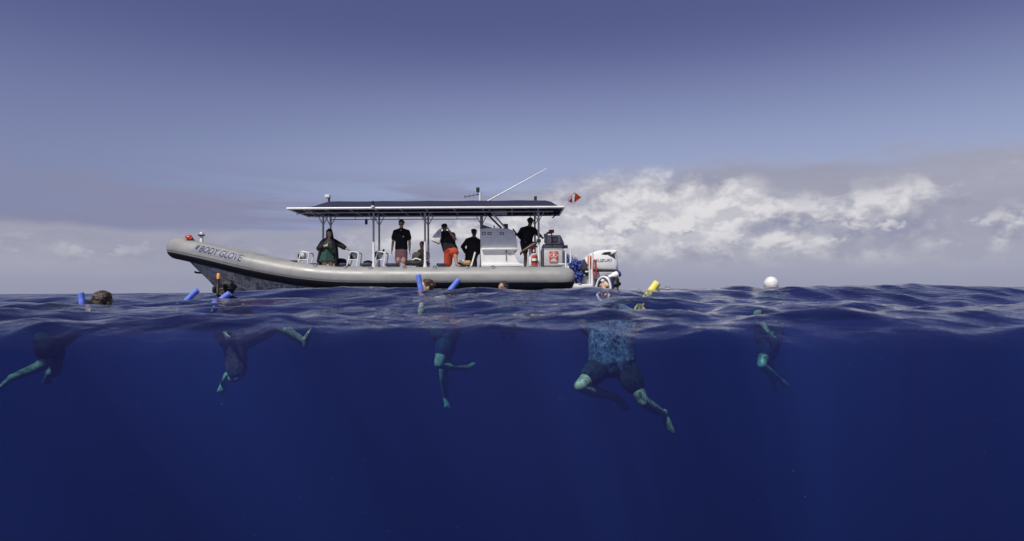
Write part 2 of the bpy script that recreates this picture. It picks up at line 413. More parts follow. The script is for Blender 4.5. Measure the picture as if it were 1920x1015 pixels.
light_vein = t.smooth(t.math('ABSOLUTE', t.math('SUBTRACT', ripple_light, 0.5)), 0.0, 0.06, 1.0, 0.0)
base_c = t.ramp(ripple_light, [(0.35, (0.13, 0.13, 0.135, 1)), (0.65, (0.26, 0.26, 0.265, 1))])
base_c = t.mix(t.math('MULTIPLY', light_vein, 0.75), base_c, (0.66, 0.66, 0.65, 1))
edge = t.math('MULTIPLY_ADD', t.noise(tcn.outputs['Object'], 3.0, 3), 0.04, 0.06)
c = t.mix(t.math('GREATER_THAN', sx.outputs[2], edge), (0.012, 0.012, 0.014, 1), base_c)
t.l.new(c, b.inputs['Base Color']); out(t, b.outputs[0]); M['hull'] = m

def mesh_obj(name, me, mat, parent=None):
    """link a mesh built in world coordinates; under a parent it is moved into the root's frame"""
    if parent is not None:
        r = parent
        while r.parent: r = r.parent
        me.transform(Matrix.Translation(-r.location))
    if mat is not None: me.materials.append(M[mat] if isinstance(mat, str) else mat)
    o = bpy.data.objects.new(name, me); COL.objects.link(o)
    if parent is not None: o.parent = parent
    return o

def from_bm(bm, name, smooth=True, angle=40):
    me = bpy.data.meshes.new(name); bmesh.ops.recalc_face_normals(bm, faces=bm.faces)
    bm.to_mesh(me); bm.free()
    if smooth:
        me.polygons.foreach_set('use_smooth', [True] * len(me.polygons))
        try: me.set_sharp_from_angle(angle=R(angle))
        except Exception: pass
    return me

def thing(name, loc, label, cat, group=None):
    o = bpy.data.objects.new(name, None); COL.objects.link(o); o.location = loc; o.empty_display_size = 0.2
    return tag(o, label, cat, group)

def tag(o, label, cat, group=None):
    o['label'] = label; o['category'] = cat
    if group: o['group'] = group
    return o

def frame_of(d, hint=Vector((0, 0, 1))):
    d = d.normalized()
    if abs(d.dot(hint)) > 0.95: hint = Vector((1, 0, 0))
    a = d.cross(hint).normalized(); return a, a.cross(d).normalized()

def sweep(bm, pts, radii, seg=12, cap=True, closed=False):
    pts = [Vector(p) for p in pts]; n = len(pts)
    if not hasattr(radii, '__len__'): radii = [radii] * n
    rings = []; a = b = None
    for i in range(n):
        if closed: d = pts[(i + 1) % n] - pts[i - 1]
        else: d = pts[min(i + 1, n - 1)] - pts[max(i - 1, 0)]
        d.normalize()
        if a is None: a, b = frame_of(d)
        else:
            a = (a - d * a.dot(d)).normalized(); b = a.cross(d).normalized()
        rings.append([bm.verts.new(pts[i] + radii[i] * (math.cos(2 * math.pi * k / seg) * a + math.sin(2 * math.pi * k / seg) * b)) for k in range(seg)])
    for i in range(n if closed else n - 1):
        r0, r1 = rings[i], rings[(i + 1) % n]
        for k in range(seg): bm.faces.new((r0[k], r0[(k + 1) % seg], r1[(k + 1) % seg], r1[k]))
    if cap and not closed:
        bm.faces.new(rings[0][::-1]); bm.faces.new(rings[-1])
    return rings

def bx(bm, lo, hi, bevel=0.0, seg=2):
    lo, hi = Vector(lo), Vector(hi)
    r = bmesh.ops.create_cube(bm, size=1.0)
    vs_ = r['verts']
    for v in vs_: v.co = Vector([(lo[i] + hi[i]) / 2 + v.co[i] * abs(hi[i] - lo[i]) for i in range(3)])
    if bevel:
        es = {e for v in vs_ for e in v.link_edges}
        bmesh.ops.bevel(bm, geom=list(es), offset=bevel, segments=seg, profile=0.5, affect='EDGES')

def prism(bm, poly, y0, y1, bevel=0.0):
    """poly: list of (x, z) in world; extruded between two depths"""
    a = [bm.verts.new((x, y0, z)) for x, z in poly]; b_ = [bm.verts.new((x, y1, z)) for x, z in poly]
    fs = [bm.faces.new(a), bm.faces.new(b_[::-1])]
    for i in range(len(poly)):
        j = (i + 1) % len(poly); fs.append(bm.faces.new((a[j], a[i], b_[i], b_[j])))
    if bevel:
        es = {e for f in fs[:2] for e in f.edges}
        bmesh.ops.bevel(bm, geom=list(es), offset=bevel, segments=3, profile=0.5, affect='EDGES')

def PX(pts, y): return [(W(px, py, y).x, W(px, py, y).z) for px, py in pts]

def tube_obj(name, pts, r, mat, parent, seg=10):
    bm = bmesh.new(); sweep(bm, pts, r, seg); return mesh_obj(name, from_bm(bm, name), mat, parent)

def box_px(name, p0, p1, y0, y1, mat, parent, bevel=0.01):
    a, b_ = W(p0[0], p0[1], y0), W(p1[0], p1[1], y0)
    bm = bmesh.new(); bx(bm, (min(a.x, b_.x), y0, min(a.z, b_.z)), (max(a.x, b_.x), y1, max(a.z, b_.z)), bevel)
    return mesh_obj(name, from_bm(bm, name), mat, parent)

def catmull(pts, n=8):
    pts = [Vector(p) for p in pts]; o = []
    P = [2 * pts[0] - pts[1]] + pts + [2 * pts[-1] - pts[-2]]
    for i in range(1, len(P) - 2):
        for k in range(n):
            s = k / n; a, b_, c_, d = P[i - 1], P[i], P[i + 1], P[i + 2]
            o.append(0.5 * ((2 * b_) + (c_ - a) * s + (2 * a - 5 * b_ + 4 * c_ - d) * s * s + (3 * b_ - a - 3 * c_ + d) * s ** 3))
    o.append(pts[-1]); return o

def lump(name, c, size, mat, parent=None, seed=0, amp=0.22, freq=2.2, sub=4, flat=None):
    """an irregular soft bundle (bag, cloth)"""
    bm = bmesh.new(); bmesh.ops.create_icosphere(bm, subdivisions=sub, radius=1.0)
    for v in bm.verts:
        n_ = v.co.normalized()
        d = 1 + amp * mnoise.noise(n_ * freq + Vector((seed * 3.1, 0, 0))) + amp * 0.5 * mnoise.noise(n_ * freq * 2.6 + Vector((0, seed * 5.3, 0)))
        # squarish section
        k = max(abs(n_.x), abs(n_.y), abs(n_.z)); q = n_ * (0.62 + 0.38 / max(k, .3) * 0.62)
        v.co = Vector((q.x * size[0], q.y * size[1], q.z * size[2])) * d
        if flat is not None: v.co.z = max(v.co.z, -size[2] * flat)
        v.co += Vector(c)
    return mesh_obj(name, from_bm(bm, name, angle=80), mat, parent)

def text_mesh(body, size, shear=0.0, extrude=0.0, spacing=1.0, offset=0.0):
    cu = bpy.data.curves.new('lettering', 'FONT'); cu.body = body; cu.size = size; cu.shear = shear; cu.extrude = extrude
    cu.space_character = spacing; cu.offset = offset; cu.resolution_u = 3
    o = bpy.data.objects.new('lettering_tmp', cu); COL.objects.link(o)
    bpy.context.view_layer.update()
    dg = bpy.context.evaluated_depsgraph_get()
    me = bpy.data.meshes.new_from_object(o.evaluated_get(dg))
    bpy.data.objects.remove(o); bpy.data.curves.remove(cu)
    return me
# ------------------------------------------------------------------ the boat
YC, YN = 21.4, 20.0
boat = thing('inflatable_boat', (W(700, 545, YC).x, YC, 0.0), 'large grey inflatable tour boat with navy canopy and white outboard motor', 'boat')
RT = 0.335
AX = [(1052, 522, 20.0), (900, 522, 20.0), (760, 522.5, 20.0), (640, 521.5, 20.0), (560, 514, 20.06), (480, 499.5, 20.24), (405, 481.5, 20.62), (352, 469.5, 21.08), (335, 466, 21.4)]
near_w = [W(*a) for a in AX]
full = near_w + [Vector((p.x, 2 * YC - p.y, p.z)) for p in near_w[-2::-1]]
axis = catmull(full, 12)
st = axis[0]; en = axis[-1]
def endcap(p, sgn):
    o = []
    for k, (dx_, rr) in enumerate(((0.12, 0.985), (0.22, 0.92), (0.30, 0.80), (0.355, 0.62), (0.385, 0.36), (0.395, 0.10))):
        o.append((p + Vector((dx_, 0, -0.02 * k / 5)), RT * rr))
    return o
ec0 = endcap(st, 1); ec1 = endcap(en, 1)
pts = [p for p, r in reversed(ec0)] + axis + [p for p, r in ec1]
rad = [r for p, r in reversed(ec0)] + [RT] * len(axis) + [r for p, r in ec1]
for i in range(6, len(rad) - 6): rad[i] = RT * (1 - 0.004 * (i % 12 == 0))
bm = bmesh.new(); sweep(bm, pts, rad, 40)
NT_ = len(axis)
tube = mesh_obj('inflatable_tube', from_bm(bm, 'inflatable_tube'), 'hypalon', boat)
tube['label'] = 'light grey inflatable collar with raised bow'

def tube_frame(i):
    d = (axis[min(i + 1, len(axis) - 1)] - axis[max(i - 1, 0)]).normalized()
    up = (Vector((0, 0, 1)) - d * d.z).normalized()
    o_ = up.cross(d).normalized()
    if o_.y > 0 and i < len(axis) // 2: o_ = -o_
    return d, up, o_
# outward is away from the boat's inside: check against the centre
def tube_pt(s, phi, r):
    """s: fractional index along the axis, phi: angle above the horizontal on the outer side"""
    i = int(math.floor(s)); f = s - i
    p = axis[i].lerp(axis[min(i + 1, len(axis) - 1)], f)
    d, up, o_ = tube_frame(i); d2, up2, o2 = tube_frame(min(i + 1, len(axis) - 1))
    up = up.lerp(up2, f).normalized(); o_ = o_.lerp(o2, f).normalized()
    cen = Vector((axis[0].x - 2.0, YC, p.z))
    return p + r * (math.cos(phi) * o_ + math.sin(phi) * up)
mid_i = len(axis) // 2
def tube_band(name, s0, s1, phi0, phi1, r, mat, parent, ns=60, nphi=8, thick=0.0):
    bm = bmesh.new(); g_ = []
    for a in range(ns + 1):
        s = s0 + (s1 - s0) * a / ns
        g_.append([bm.verts.new(tube_pt(s, phi0 + (phi1 - phi0) * k / nphi, r)) for k in range(nphi + 1)])
    for a in range(ns):
        for k in range(nphi): bm.faces.new((g_[a][k], g_[a + 1][k], g_[a + 1][k + 1], g_[a][k + 1]))
    return mesh_obj(name, from_bm(bm, name), mat, parent)
tube_band('wear_strip', 0, mid_i, R(-112), R(-21), RT + 0.006, 'black_rubber', boat, 120, 10)
bm = bmesh.new(); g_ = []
for p_, r_ in [(axis[0], RT)] + ec0:
    g_.append([bm.verts.new(p_ + (r_ + 0.006) * Vector((0, -math.cos(a_), math.sin(a_)))) for a_ in [R(-112) + R(91) * k / 10 for k in range(11)]])
for a in range(len(g_) - 1):
    for k in range(10): bm.faces.new((g_[a][k], g_[a + 1][k], g_[a + 1][k + 1], g_[a][k + 1]))
mesh_obj('wear_strip_end', from_bm(bm, 'wear_strip_end'), 'black_rubber', boat)
tube_band('rub_strake', 30, mid_i, R(-9), R(-6.5), RT + 0.008, 'grey_plastic', boat, 90, 2)
tube_band('rub_strake', 2, 60, R(-12), R(-9.5), RT + 0.008, 'grey_plastic', boat, 90, 2)
for s in (14, 26, 38, 49, 60):
    tube_band('seam_tape', s, s + 0.35, R(-30), R(100), RT + 0.004, 'hypalon', boat, 1, 14)
# chafe panels along the top of the tube, with lifting rings
def s_of_px(px):
    best = min(range(mid_i), key=lambda i: abs(960 + axis[i].x / axis[i].y * FPX - px)); return best
for px in (593, 645, 699, 757, 816, 870, 928):
    i = s_of_px(px)
    c0 = tube_pt(i, R(66), RT + 0.004)
    bm = bmesh.new(); up_ = (c0 - axis[i]).normalized(); a_, b_ = frame_of(up_)
    ring = [bm.verts.new(c0 + 0.085 * (math.cos(k * math.pi / 8) * a_ + math.sin(k * math.pi / 8) * b_) - up_ * 0.010) for k in range(16)]
    top_ = [bm.verts.new(v.co + up_ * 0.022 - (v.co - c0) * 0.15) for v in ring]
    bm.faces.new(top_)
    for k in range(16): bm.faces.new((ring[k], ring[(k + 1) % 16], top_[(k + 1) % 16], top_[k]))
    pt = mesh_obj('ring_patch', from_bm(bm, 'ring_patch'), 'grey_plastic', boat)
    c1 = c0 + up_ * 0.03
    bm = bmesh.new(); sweep(bm, [c1 + 0.045 * (math.cos(k * math.pi / 6) * Vector((1, 0, 0)) + math.sin(k * math.pi / 6) * (up_ * 0.5 + Vector((0, -0.5, 0)))) for k in range(12)], 0.010, 6, closed=True)
    mesh_obj('lifting_ring', from_bm(bm, 'lifting_ring'), 'black_rubber', pt)
# grab line rail near the woman
tube_obj('boarding_rail', [W(591, 501, 19.93), W(600, 500.4, 19.9), W(640, 500.6, 19.9), W(648, 501, 19.93)], 0.014, 'dark_metal', boat)

# name decal on the bow
ia = s_of_px(374); ib = s_of_px(467)
def s_lin(u):                       # u 0..1 from bow end to stern end of the decal, even in length
    lens = [0.0]; idx = list(range(ia, ib - 1, -1))
    for k in range(1, len(idx)): lens.append(lens[-1] + (axis[idx[k]] - axis[idx[k - 1]]).length)
    L = u * lens[-1]
    for k in range(1, len(idx)):
        if lens[k] >= L or k == len(idx) - 1:
            f = (L - lens[k - 1]) / (lens[k] - lens[k - 1]); return idx[k - 1] + (idx[k] - idx[k - 1]) * f, lens[-1]
_, LDEC = s_lin(0.5)
PH0, PH1 = R(8), R(54)
bm = bmesh.new(); g_ = []
NU = 40
for a in range(NU + 1):
    row = []
    for k in range(7):
        v_ = k / 6; u = a / NU
        u2 = min(1.0, max(0.0, u * 0.94 + v_ * 0.06))
        row.append(bm.verts.new(tube_pt(s_lin(u2)[0], PH0 + (PH1 - PH0) * v_, RT + 0.005)))
    g_.append(row)
for a in range(NU):
    for k in range(6): bm.faces.new((g_[a][k], g_[a + 1][k], g_[a + 1][k + 1], g_[a][k + 1]))
decal = mesh_obj('name_panel', from_bm(bm, 'name_panel'), 'decal_grey', boat)
decal['label'] = 'slanted grey name panel on the bow tube'
tm = text_mesh('BODY GLOVE', 1.0, 0.12, 0.0, 0.98, 0.006)
bm = bmesh.new(); bm.from_mesh(tm); bmesh.ops.triangulate(bm, faces=bm.faces); bmesh.ops.subdivide_edges(bm, edges=bm.edges, cuts=3); bm.to_mesh(tm); bm.free()
co = np.empty(len(tm.vertices) * 3, np.float32); tm.vertices.foreach_get('co', co); co = co.reshape(-1, 3)
x0_, x1_ = co[:, 0].min(), co[:, 0].max(); y0_, y1_ = co[:, 1].min(), co[:, 1].max()
for v in tm.vertices:
    u = 0.16 + 0.80 * (v.co.x - x0_) / (x1_ - x0_); vv_ = 0.10 + 0.80 * (v.co.y - y0_) / (y1_ - y0_)
    v.co = tube_pt(s_lin(u)[0], PH0 + (PH1 - PH0) * vv_, RT + 0.010)
mesh_obj('name_lettering', tm, 'decal_navy', decal)
# hand emblem in front of the name
bm = bmesh.new()
def decal_poly(pl):
    bm.faces.new([bm.verts.new(tube_pt(s_lin(u)[0], PH0 + (PH1 - PH0) * v_, RT + 0.011)) for u, v_ in pl])
decal_poly([(0.075, 0.30), (0.105, 0.26), (0.118, 0.52), (0.09, 0.58), (0.078, 0.50)])
for u0, u1, v0, v1 in ((0.078, 0.070, 0.50, 0.82), (0.089, 0.088, 0.57, 0.88), (0.100, 0.106, 0.56, 0.88), (0.112, 0.124, 0.52, 0.80), (0.078, 0.058, 0.36, 0.52)):
    decal_poly([(u0 - 0.004, v0), (u0 + 0.004, v0 - 0.03), (u1 + 0.004, v1), (u1 - 0.004, v1)])
mesh_obj('hand_emblem', from_bm(bm, 'hand_emblem', False), 'decal_navy', decal)

# hull
prof = [(352, 487, 478), (362, 498, 480), (374, 510, 486), (390, 525, 490), (412, 548, 495), (440, 562, 503), (480, 570, 512), (540, 573, 524), (620, 574, 530), (760, 575, 531), (900, 575, 531), (1066, 574, 531)]
bm = bmesh.new(); rows = []
for px, pk, pt_ in prof:
    zk = W(px, pk, YC).z; x = W(px, pk, YC).x
    i = min(range(mid_i + 1), key=lambda k: abs(axis[k].x - x)); bw = max(0.04, YC - axis[i].y - 0.06); zt = axis[i].z - 0.17
    zc = zk + (zt - zk) * 0.42; bc = bw * (0.74 if bw > 0.5 else 0.5)
    sec = [(-bw, zt), (-bw * 0.97, zt - 0.10 * (zt - zk)), (-bc, zc), (-bc + 0.05, zc - 0.03), (0, zk), (bc - 0.05, zc - 0.03), (bc, zc), (bw * 0.97, zt - 0.10 * (zt - zk)), (bw, zt)]
    rows.append([bm.verts.new((x, YC + y_, z_)) for y_, z_ in sec])
for a in range(len(rows) - 1):
    for k in range(8): bm.faces.new((rows[a][k], rows[a][k + 1], rows[a + 1][k + 1], rows[a + 1][k]))
bm.faces.new(rows[0]); bm.faces.new(rows[-1][::-1])
hull = mesh_obj('hull', from_bm(bm, 'hull', angle=30), 'hull', boat); hull['label'] = 'grey vee hull with painted-on water ripple light and black bottom paint'
bm = bmesh.new(); sweep(bm, [W(365, 510, YC), W(369, 511.5, YC), W(379, 512, YC)], 0.03, 8); mesh_obj('tow_eye', from_bm(bm, 'tow_eye'), 'dark_metal', hull)
DZ = 0.50
bm = bmesh.new()
dk = []
for px in (1066, 900, 700, 560, 500, 440, 400):
    i = s_of_px(px); bw = YC - axis[i].y - 0.02; x = axis[i].x; z = max(DZ, axis[i].z - 0.18)
    dk.append([bm.verts.new((x, YC - bw, z)), bm.verts.new((x, YC + bw, z)), bm.verts.new((x, YC + bw, z - .03)), bm.verts.new((x, YC - bw, z - .03))])
for a in range(len(dk) - 1):
    for k in range(4): bm.faces.new((dk[a][k], dk[a][(k + 1) % 4], dk[a + 1][(k + 1) % 4], dk[a + 1][k]))
bm.faces.new(dk[0]); bm.faces.new(dk[-1][::-1])
mesh_obj('deck', from_bm(bm, 'deck', False), 'deck', boat)
# transom and swim platform
box_px('transom', (1060, 500), (1068, 556), 20.3, 22.5, 'white_paint', boat, 0.02)
box_px('swim_platform', (1067, 533), (1112, 541), 20.5, 22.3, 'white_paint', boat, 0.03)
box_px('platform_edge', (1067, 541.3), (1112, 545), 20.52, 22.28, 'black_rubber', boat, 0.01)

# canopy
CN, CF = 20.3, 22.5
e = [W(538, 391.5, CN), W(1058, 388.5, CN)]
zl, zr = e[0].z, e[1].z
def edge_z(x): return zl + (zr - zl) * (x - e[0].x) / (e[1].x - e[0].x)
xl, xr = e[0].x, e[1].x
ridge_l, ridge_r = W(612, 377, 21.0).x, W(1030, 376, 21.0).x; zrg = W(800, 376.5, 20.95).z
nx = 48; bm = bmesh.new(); g_ = []
for a in range(nx + 1):
    x = xl + (xr - xl) * a / nx; row = []
    tx = min(1, max(0, (x - xl) / (ridge_l - xl))); ux = min(1, max(0, (xr - x) / (xr - ridge_r)))
    hx = (tx ** 1.7) * min(1, ux ** 1.15)
    for k in range(13):
        f = k / 12; y = CN + 0.02 + (CF - CN - 0.04) * f
        hy = min(1, min(f, 1 - f) / 0.30); hy = hy ** 0.9
        sag = -0.012 * abs(math.sin(a / nx * math.pi * 6)) * hy
        row.append(bm.verts.new((x, y, edge_z(x) + 0.035 + (zrg - max(zl, zr) - 0.02) * hx * hy + sag)))
    g_.append(row)
for a in range(nx):
    for k in range(12): bm.faces.new((g_[a][k], g_[a + 1][k], g_[a + 1][k + 1], g_[a][k + 1]))
lowr = [[bm.verts.new(v.co - Vector((0, 0, 0.015))) for v in row] for row in g_]
for a in range(nx):
    for k in range(12): bm.faces.new((lowr[a][k], lowr[a][k + 1], lowr[a + 1][k + 1], lowr[a + 1][k]))
can = mesh_obj('canopy', from_bm(bm, 'canopy', angle=50), 'navy_fabric', boat); can['label'] = 'long navy canvas canopy stretched on a white frame'
# frame rails
def rail(x0, y0, x1, y1, r=0.028, dz=0.0, mat='white_paint', name='canopy_rail'):
    return tube_obj(name, [Vector((x0, y0, edge_z(x0) + dz)), Vector((x1, y1, edge_z(x1) + dz))], r, mat, can)
rail(xl, CN, xr, CN, 0.036); rail(xl, CF, xr, CF, 0.03)
rail(xl, CN, xl, CF); rail(xr, CN, xr, CF)
for px in (575, 606, 652, 700, 748, 797, 850, 905, 960, 1010):
    x = W(px, 390, CN).x; rail(x, CN + 0.03, x, CF - 0.03, 0.018, -0.012, 'grey_metal', 'canopy_bow')
for y in (20.85, 21.95):
    rail(xl + 0.35, y, xr - 0.3, y, 0.024, -0.06, 'grey_metal', 'roof_beam')
tube_obj('canopy_brace', [W(568, 393, 20.32), W(592, 404, 20.85 + .6)], 0.016, 'grey_metal', can)
tube_obj('canopy_brace', [W(556, 402, 21.2), W(585, 397, 20.6)], 0.016, 'grey_metal', can)
rail2 = W(630, 412, 21.95)
tube_obj('hanging_rail', [W(622, 412, 21.95), W(895, 411, 21.95)], 0.013, 'dark_metal', can)
for px in (666, 748, 857): tube_obj('rail_hanger', [W(px, 404, 21.95), W(px, 412, 21.95)], 0.009, 'dark_metal', can)
# posts: wide base, its white painting the sunlit lower half, grey above
def post(px, y, r=0.032):
    x = W(px, 440, y).x; zt = edge_z(x) - 0.06
    p = tube_obj('canopy_post', [Vector((x, y, DZ)), Vector((x, y, zt))], r, 'light_grey', boat)
    tube_obj('sunlit_post_base', [Vector((x, y, DZ + 0.001)), Vector((x, y, DZ + .35)), Vector((x, y, 0.98)), Vector((x, y, 1.62))], [r * 2.2, r * 1.9, r * 1.2, r * 1.06], 'white_paint', p)
    for sg in (-1, 1):
        tube_obj('post_gusset', [Vector((x, y, zt - 0.32)), Vector((x + 0.17 * sg, y, zt + 0.0))], 0.014, 'grey_metal', p)
for px in (700.5, 797, 1010): post(px, 20.85)
for px in (620, 711, 803, 1003): post(px, 21.95)
post(606, 21.55)
post(903, 21.95, 0.05)
# console struts
tube_obj('console_strut', [W(912, 400, 21.5), W(940, 428, 21.5)], 0.03, 'dark_metal', boat)
tube_obj('console_strut', [W(916, 392, 20.95), W(948, 428, 20.95)], 0.026, 'grey_metal', boat)
# roof gear
def zroof(px, py, y=21.3): return W(px, py, y)
p = zroof(617, 378); tube_obj('lamp_bracket', [p, zroof(617, 371)], 0.03, 'dark_metal', can)
box_px('flood_lamp', (608.5, 365), (617.5, 371), 21.2, 21.4, 'white_paint', can, 0.015)
for px, py in ((699, 385), (1004, 376)):
    y = 20.28 if px < 800 else 21.0
    lamp = tube_obj('navigation_lamp', [W(px, py + 1, y), W(px, py - 6, y)], 0.045, 'dark_metal', can)
    tube_obj('lamp_cap', [W(px, py - 5.9, y), W(px, py - 8, y)], [0.055, 0.03], 'dark_metal', lamp)
    tube_obj('lamp_base', [W(px, py + 3.5, y - .03), W(px, py + 1, y - .03)], [0.055, 0.05], 'white_paint', lamp)
mast = tube_obj('mast', [zroof(900, 379), zroof(900, 361)], 0.035, 'white_paint', can)
tube_obj('mast_light', [zroof(896, 361), zroof(896, 352)], 0.055, 'dark_metal', mast)
tube_obj('mast_bracket', [zroof(900, 365), zroof(893, 365)], 0.02, 'dark_metal', mast)
tube_obj('aerial_boom', [zroof(899, 364.5), zroof(870, 369.5)], 0.012, 'dark_metal', mast)
for px, py in ((872, 369), (880, 367.7), (888, 366.2)):
    tube_obj('aerial_element', [zroof(px, py - 3), zroof(px, py + 3)], 0.008, 'dark_metal', mast)
tube_obj('whip_antenna', [zroof(914, 377.5), zroof(1025, 316.5)], [0.022, 0.011], 'white_paint', can)
# dive flag on its staff
tube_obj('flag_staff', [W(1054, 388, 21.2), W(1082, 360, 21.2)], 0.008, 'white_paint', can)
def quad_sheet(name, cs_, y, mat, parent, n=8, wav=0.05):
    a, b_, c_, d = [W(px, py, y) for px, py in cs_]
    bm = bmesh.new(); g_ = []
    for i in range(n + 1):
        row = []
        for j in range(n + 1):
            u, v_ = i / n, j / n
            p_ = a.lerp(b_, u).lerp(d.lerp(c_, u), v_)
            row.append(bm.verts.new(p_ + Vector((0, wav * math.sin(u * 5 + v_ * 3), 0))))
        g_.append(row)
    fs = [bm.faces.new((g_[i][j], g_[i + 1][j], g_[i + 1][j + 1], g_[i][j + 1])) for i in range(n) for j in range(n)]
    bmesh.ops.solidify(bm, geom=fs, thickness=0.006)
    return mesh_obj(name, from_bm(bm, name, angle=60), mat, parent)
fl_ = quad_sheet('dive_flag', [(1063.5, 376), (1077, 361), (1090.5, 370), (1075, 381.5)], 21.2, 'flag_red', can)
fl_['label'] = 'red dive flag with a white diagonal stripe'
quad_sheet('flag_stripe', [(1072.2, 366), (1078.2, 361.6), (1079.4, 378.6), (1074.0, 381.6)], 21.125, 'sign_white', fl_)
quad_sheet('deck_lamp', [(1035, 408), (1045, 399), (1046.5, 400.5), (1037, 409.5)], 21.6, 'mask_white', can, 2, 0.0)
box_px('hanging_tag', (684, 411), (689, 421), 21.4, 21.44, 'blue_plastic', can, 0.008)
tube_obj('tag_cord', [W(686.5, 400, 21.42), W(686.5, 411.4, 21.42)], 0.006, 'dark_metal', can)
box_px('life_jacket_box', (925, 393), (951, 400), 21.0, 21.6, 'light_grey', can, 0.05)

# bow fittings
bt = tube_obj('mooring_post', [W(378, 460, 21.2), W(378, 437, 21.2), W(378, 435.5, 21.2)], [0.055, 0.055, 0.045], 'white_paint', boat)
tube_obj('cross_pin', [W(371.8, 441, 21.13), W(384, 441, 21.13)], 0.03, 'dark_metal', bt)

# seats: navy cushions on pods with a white grab frame
def grab_frame(px, lean, parent, y=21.0):
    f = boat
    a = [W(px, 499, y), W(px + 4 * lean, 486, y), W(px + 7 * lean, 473.5, y), W(px + 10 * lean, 472, y), W(px + 20 * lean, 474, y), W(px + 22 * lean, 478, y), W(px + 19 * lean, 499, y)]
    g0 = tube_obj('grab_frame', catmull([p for p in a], 5), 0.021, 'white_paint', boat, 8)
    b_ = [p + Vector((0, 0.45, 0)) for p in a]
    tube_obj('frame_hoop', catmull(b_, 5), 0.02, 'white_paint', g0, 8)
    tube_obj('cross_bar', [a[3], b_[3]], 0.018, 'white_paint', g0, 8)
    tube_obj('cross_bar', [a[4], b_[4]], 0.018, 'white_paint', g0, 8)
    tube_obj('cross_bar', [W(px + 4 * lean, 487, y), W(px + 21 * lean, 488, y)], 0.014, 'grey_metal', g0, 8)
for px in (557, 650, 700.5): grab_frame(px, 1, boat)
def seat_pod(p0, p1, y0=20.95):
    s_ = box_px('seat_cushion', (p0, 493.5), (p1, 499), y0, y0 + 0.5, 'navy_cushion', boat, 0.025)
    a = W(p0, 499.2, y0); b_ = W(p1, 499.2, y0)
    bm = bmesh.new(); bx(bm, (a.x + .04, y0 + .05, DZ + 0.002), (b_.x - .04, y0 + .45, a.z), 0.02)
    mesh_obj('seat_pod', from_bm(bm, 'seat_pod'), 'light_grey', s_)
for p0, p1 in ((580, 603), (627, 649), (675, 698), (722, 746), (818, 842), (536, 553)): seat_pod(p0, p1)

# console
YA, YB = 20.95, 21.9
bm = bmesh.new()
prism(bm, PX([(902, 499), (901, 470), (900.5, 429), (912, 428), (952, 428.5), (961, 432), (967, 441), (969, 455), (970, 466), (968, 470), (962, 471), (965, 485), (974, 492), (977, 499)], YA), YA, YB, 0.03)
con = mesh_obj('steering_console', from_bm(bm, 'steering_console', angle=35), 'white_paint', boat); con['label'] = 'white moulded steering console'
box_px('console_ledge', (903, 465), (970, 468.5), YA - 0.10, YA + 0.02, 'white_paint', con, 0.02)
box_px('console_step', (902, 495), (982, 499.5), YA - 0.12, YA + 0.02, 'white_paint', con, 0.02)
for px in (907, 918, 941):
    fr_ = box_px('window_bezel', (px - 3.6, 435.6), (px + 3.6, 440.4), YA - 0.015, YA + 0.01, 'dark_metal', con, 0.008)
    box_px('sky_pane', (px - 2.3, 436.7), (px + 2.3, 439.3), YA - 0.02, YA, 'sign_white', fr_, 0.004)  # white pane paints the bright sky seen through the console window
box_px('rod_holder', (948, 469), (950.5, 489), YA - 0.03, YA + 0.01, 'grey_plastic', con, 0.01)
bm = bmesh.new(); c0 = W(956, 477, YA - 0.004); bmesh.ops.create_circle(bm, cap_ends=True, radius=0.045, segments=20, matrix=Matrix.Translation(c0) @ Matrix.Rotation(R(90), 4, 'X'))
mesh_obj('round_sticker', from_bm(bm, 'round_sticker', False), pm('pale_green_sticker', (0.55, 0.58, 0.35), 0.5, var=0.3, scale=30), con)
bm = bmesh.new(); prism(bm, PX([(902, 428.5), (904, 421), (910, 423), (924, 428)], YA + 0.05), YA + 0.08, YB - 0.08); mesh_obj('windscreen', from_bm(bm, 'windscreen', False), 'screen_glass', con)
box_px('chart_display', (944, 420), (952.5, 428), YA + 0.3, YA + 0.55, 'dark_metal', con, 0.01)
tube_obj('throttle_stem', [W(927, 428, 21.1), W(926, 423, 21.1)], 0.018, 'dark_metal', con)
# steering wheel
cw = W(968.5, 439, 21.4); nrm = Vector((0.80, 0, 0.60)); a_, b_ = frame_of(nrm)
bm = bmesh.new(); sweep(bm, [cw + 0.19 * (math.cos(k * math.pi / 12) * a_ + math.sin(k * math.pi / 12) * b_) for k in range(24)], 0.018, 8, closed=True)
wh = mesh_obj('steering_wheel', from_bm(bm, 'steering_wheel'), 'dark_metal', boat)
for k in range(3):
    d_ = math.cos(k * 2.094 + .5) * a_ + math.sin(k * 2.094 + .5) * b_
    tube_obj('wheel_spoke', [cw - nrm * .03, cw + 0.185 * d_], 0.013, 'grey_metal', wh, 6)
tube_obj('wheel_hub', [cw - nrm * 0.14, cw + nrm * .02], 0.04, 'dark_metal', wh)
# locker with fire sign, leaning seat
lk = box_px('helm_locker', (992.5, 463.5), (1011, 499), 20.9, 21.5, 'light_grey', boat, 0.015)
box_px('locker_pad', (990, 460.5), (1012.5, 463.3), 20.88, 21.52, 'navy_cushion', lk, 0.02)
sg = box_px('fire_sign', (996.5, 464.5), (1004.5, 474.3), 20.885, 20.905, 'dark_red', lk, 0.002)
bm = bmesh.new(); prism(bm, PX([(1000.5, 466), (1001.8, 468.5), (1001.6, 472.5), (999.6, 472.5), (999.3, 469)], 20.88), 20.878, 20.884); mesh_obj('flame_mark', from_bm(bm, 'flame_mark', False), 'sign_white', sg)
# white panel under the locker
box_px('locker_panel', (992, 482), (996, 498.5), 20.86, 20.895, 'white_paint', lk, 0.004)
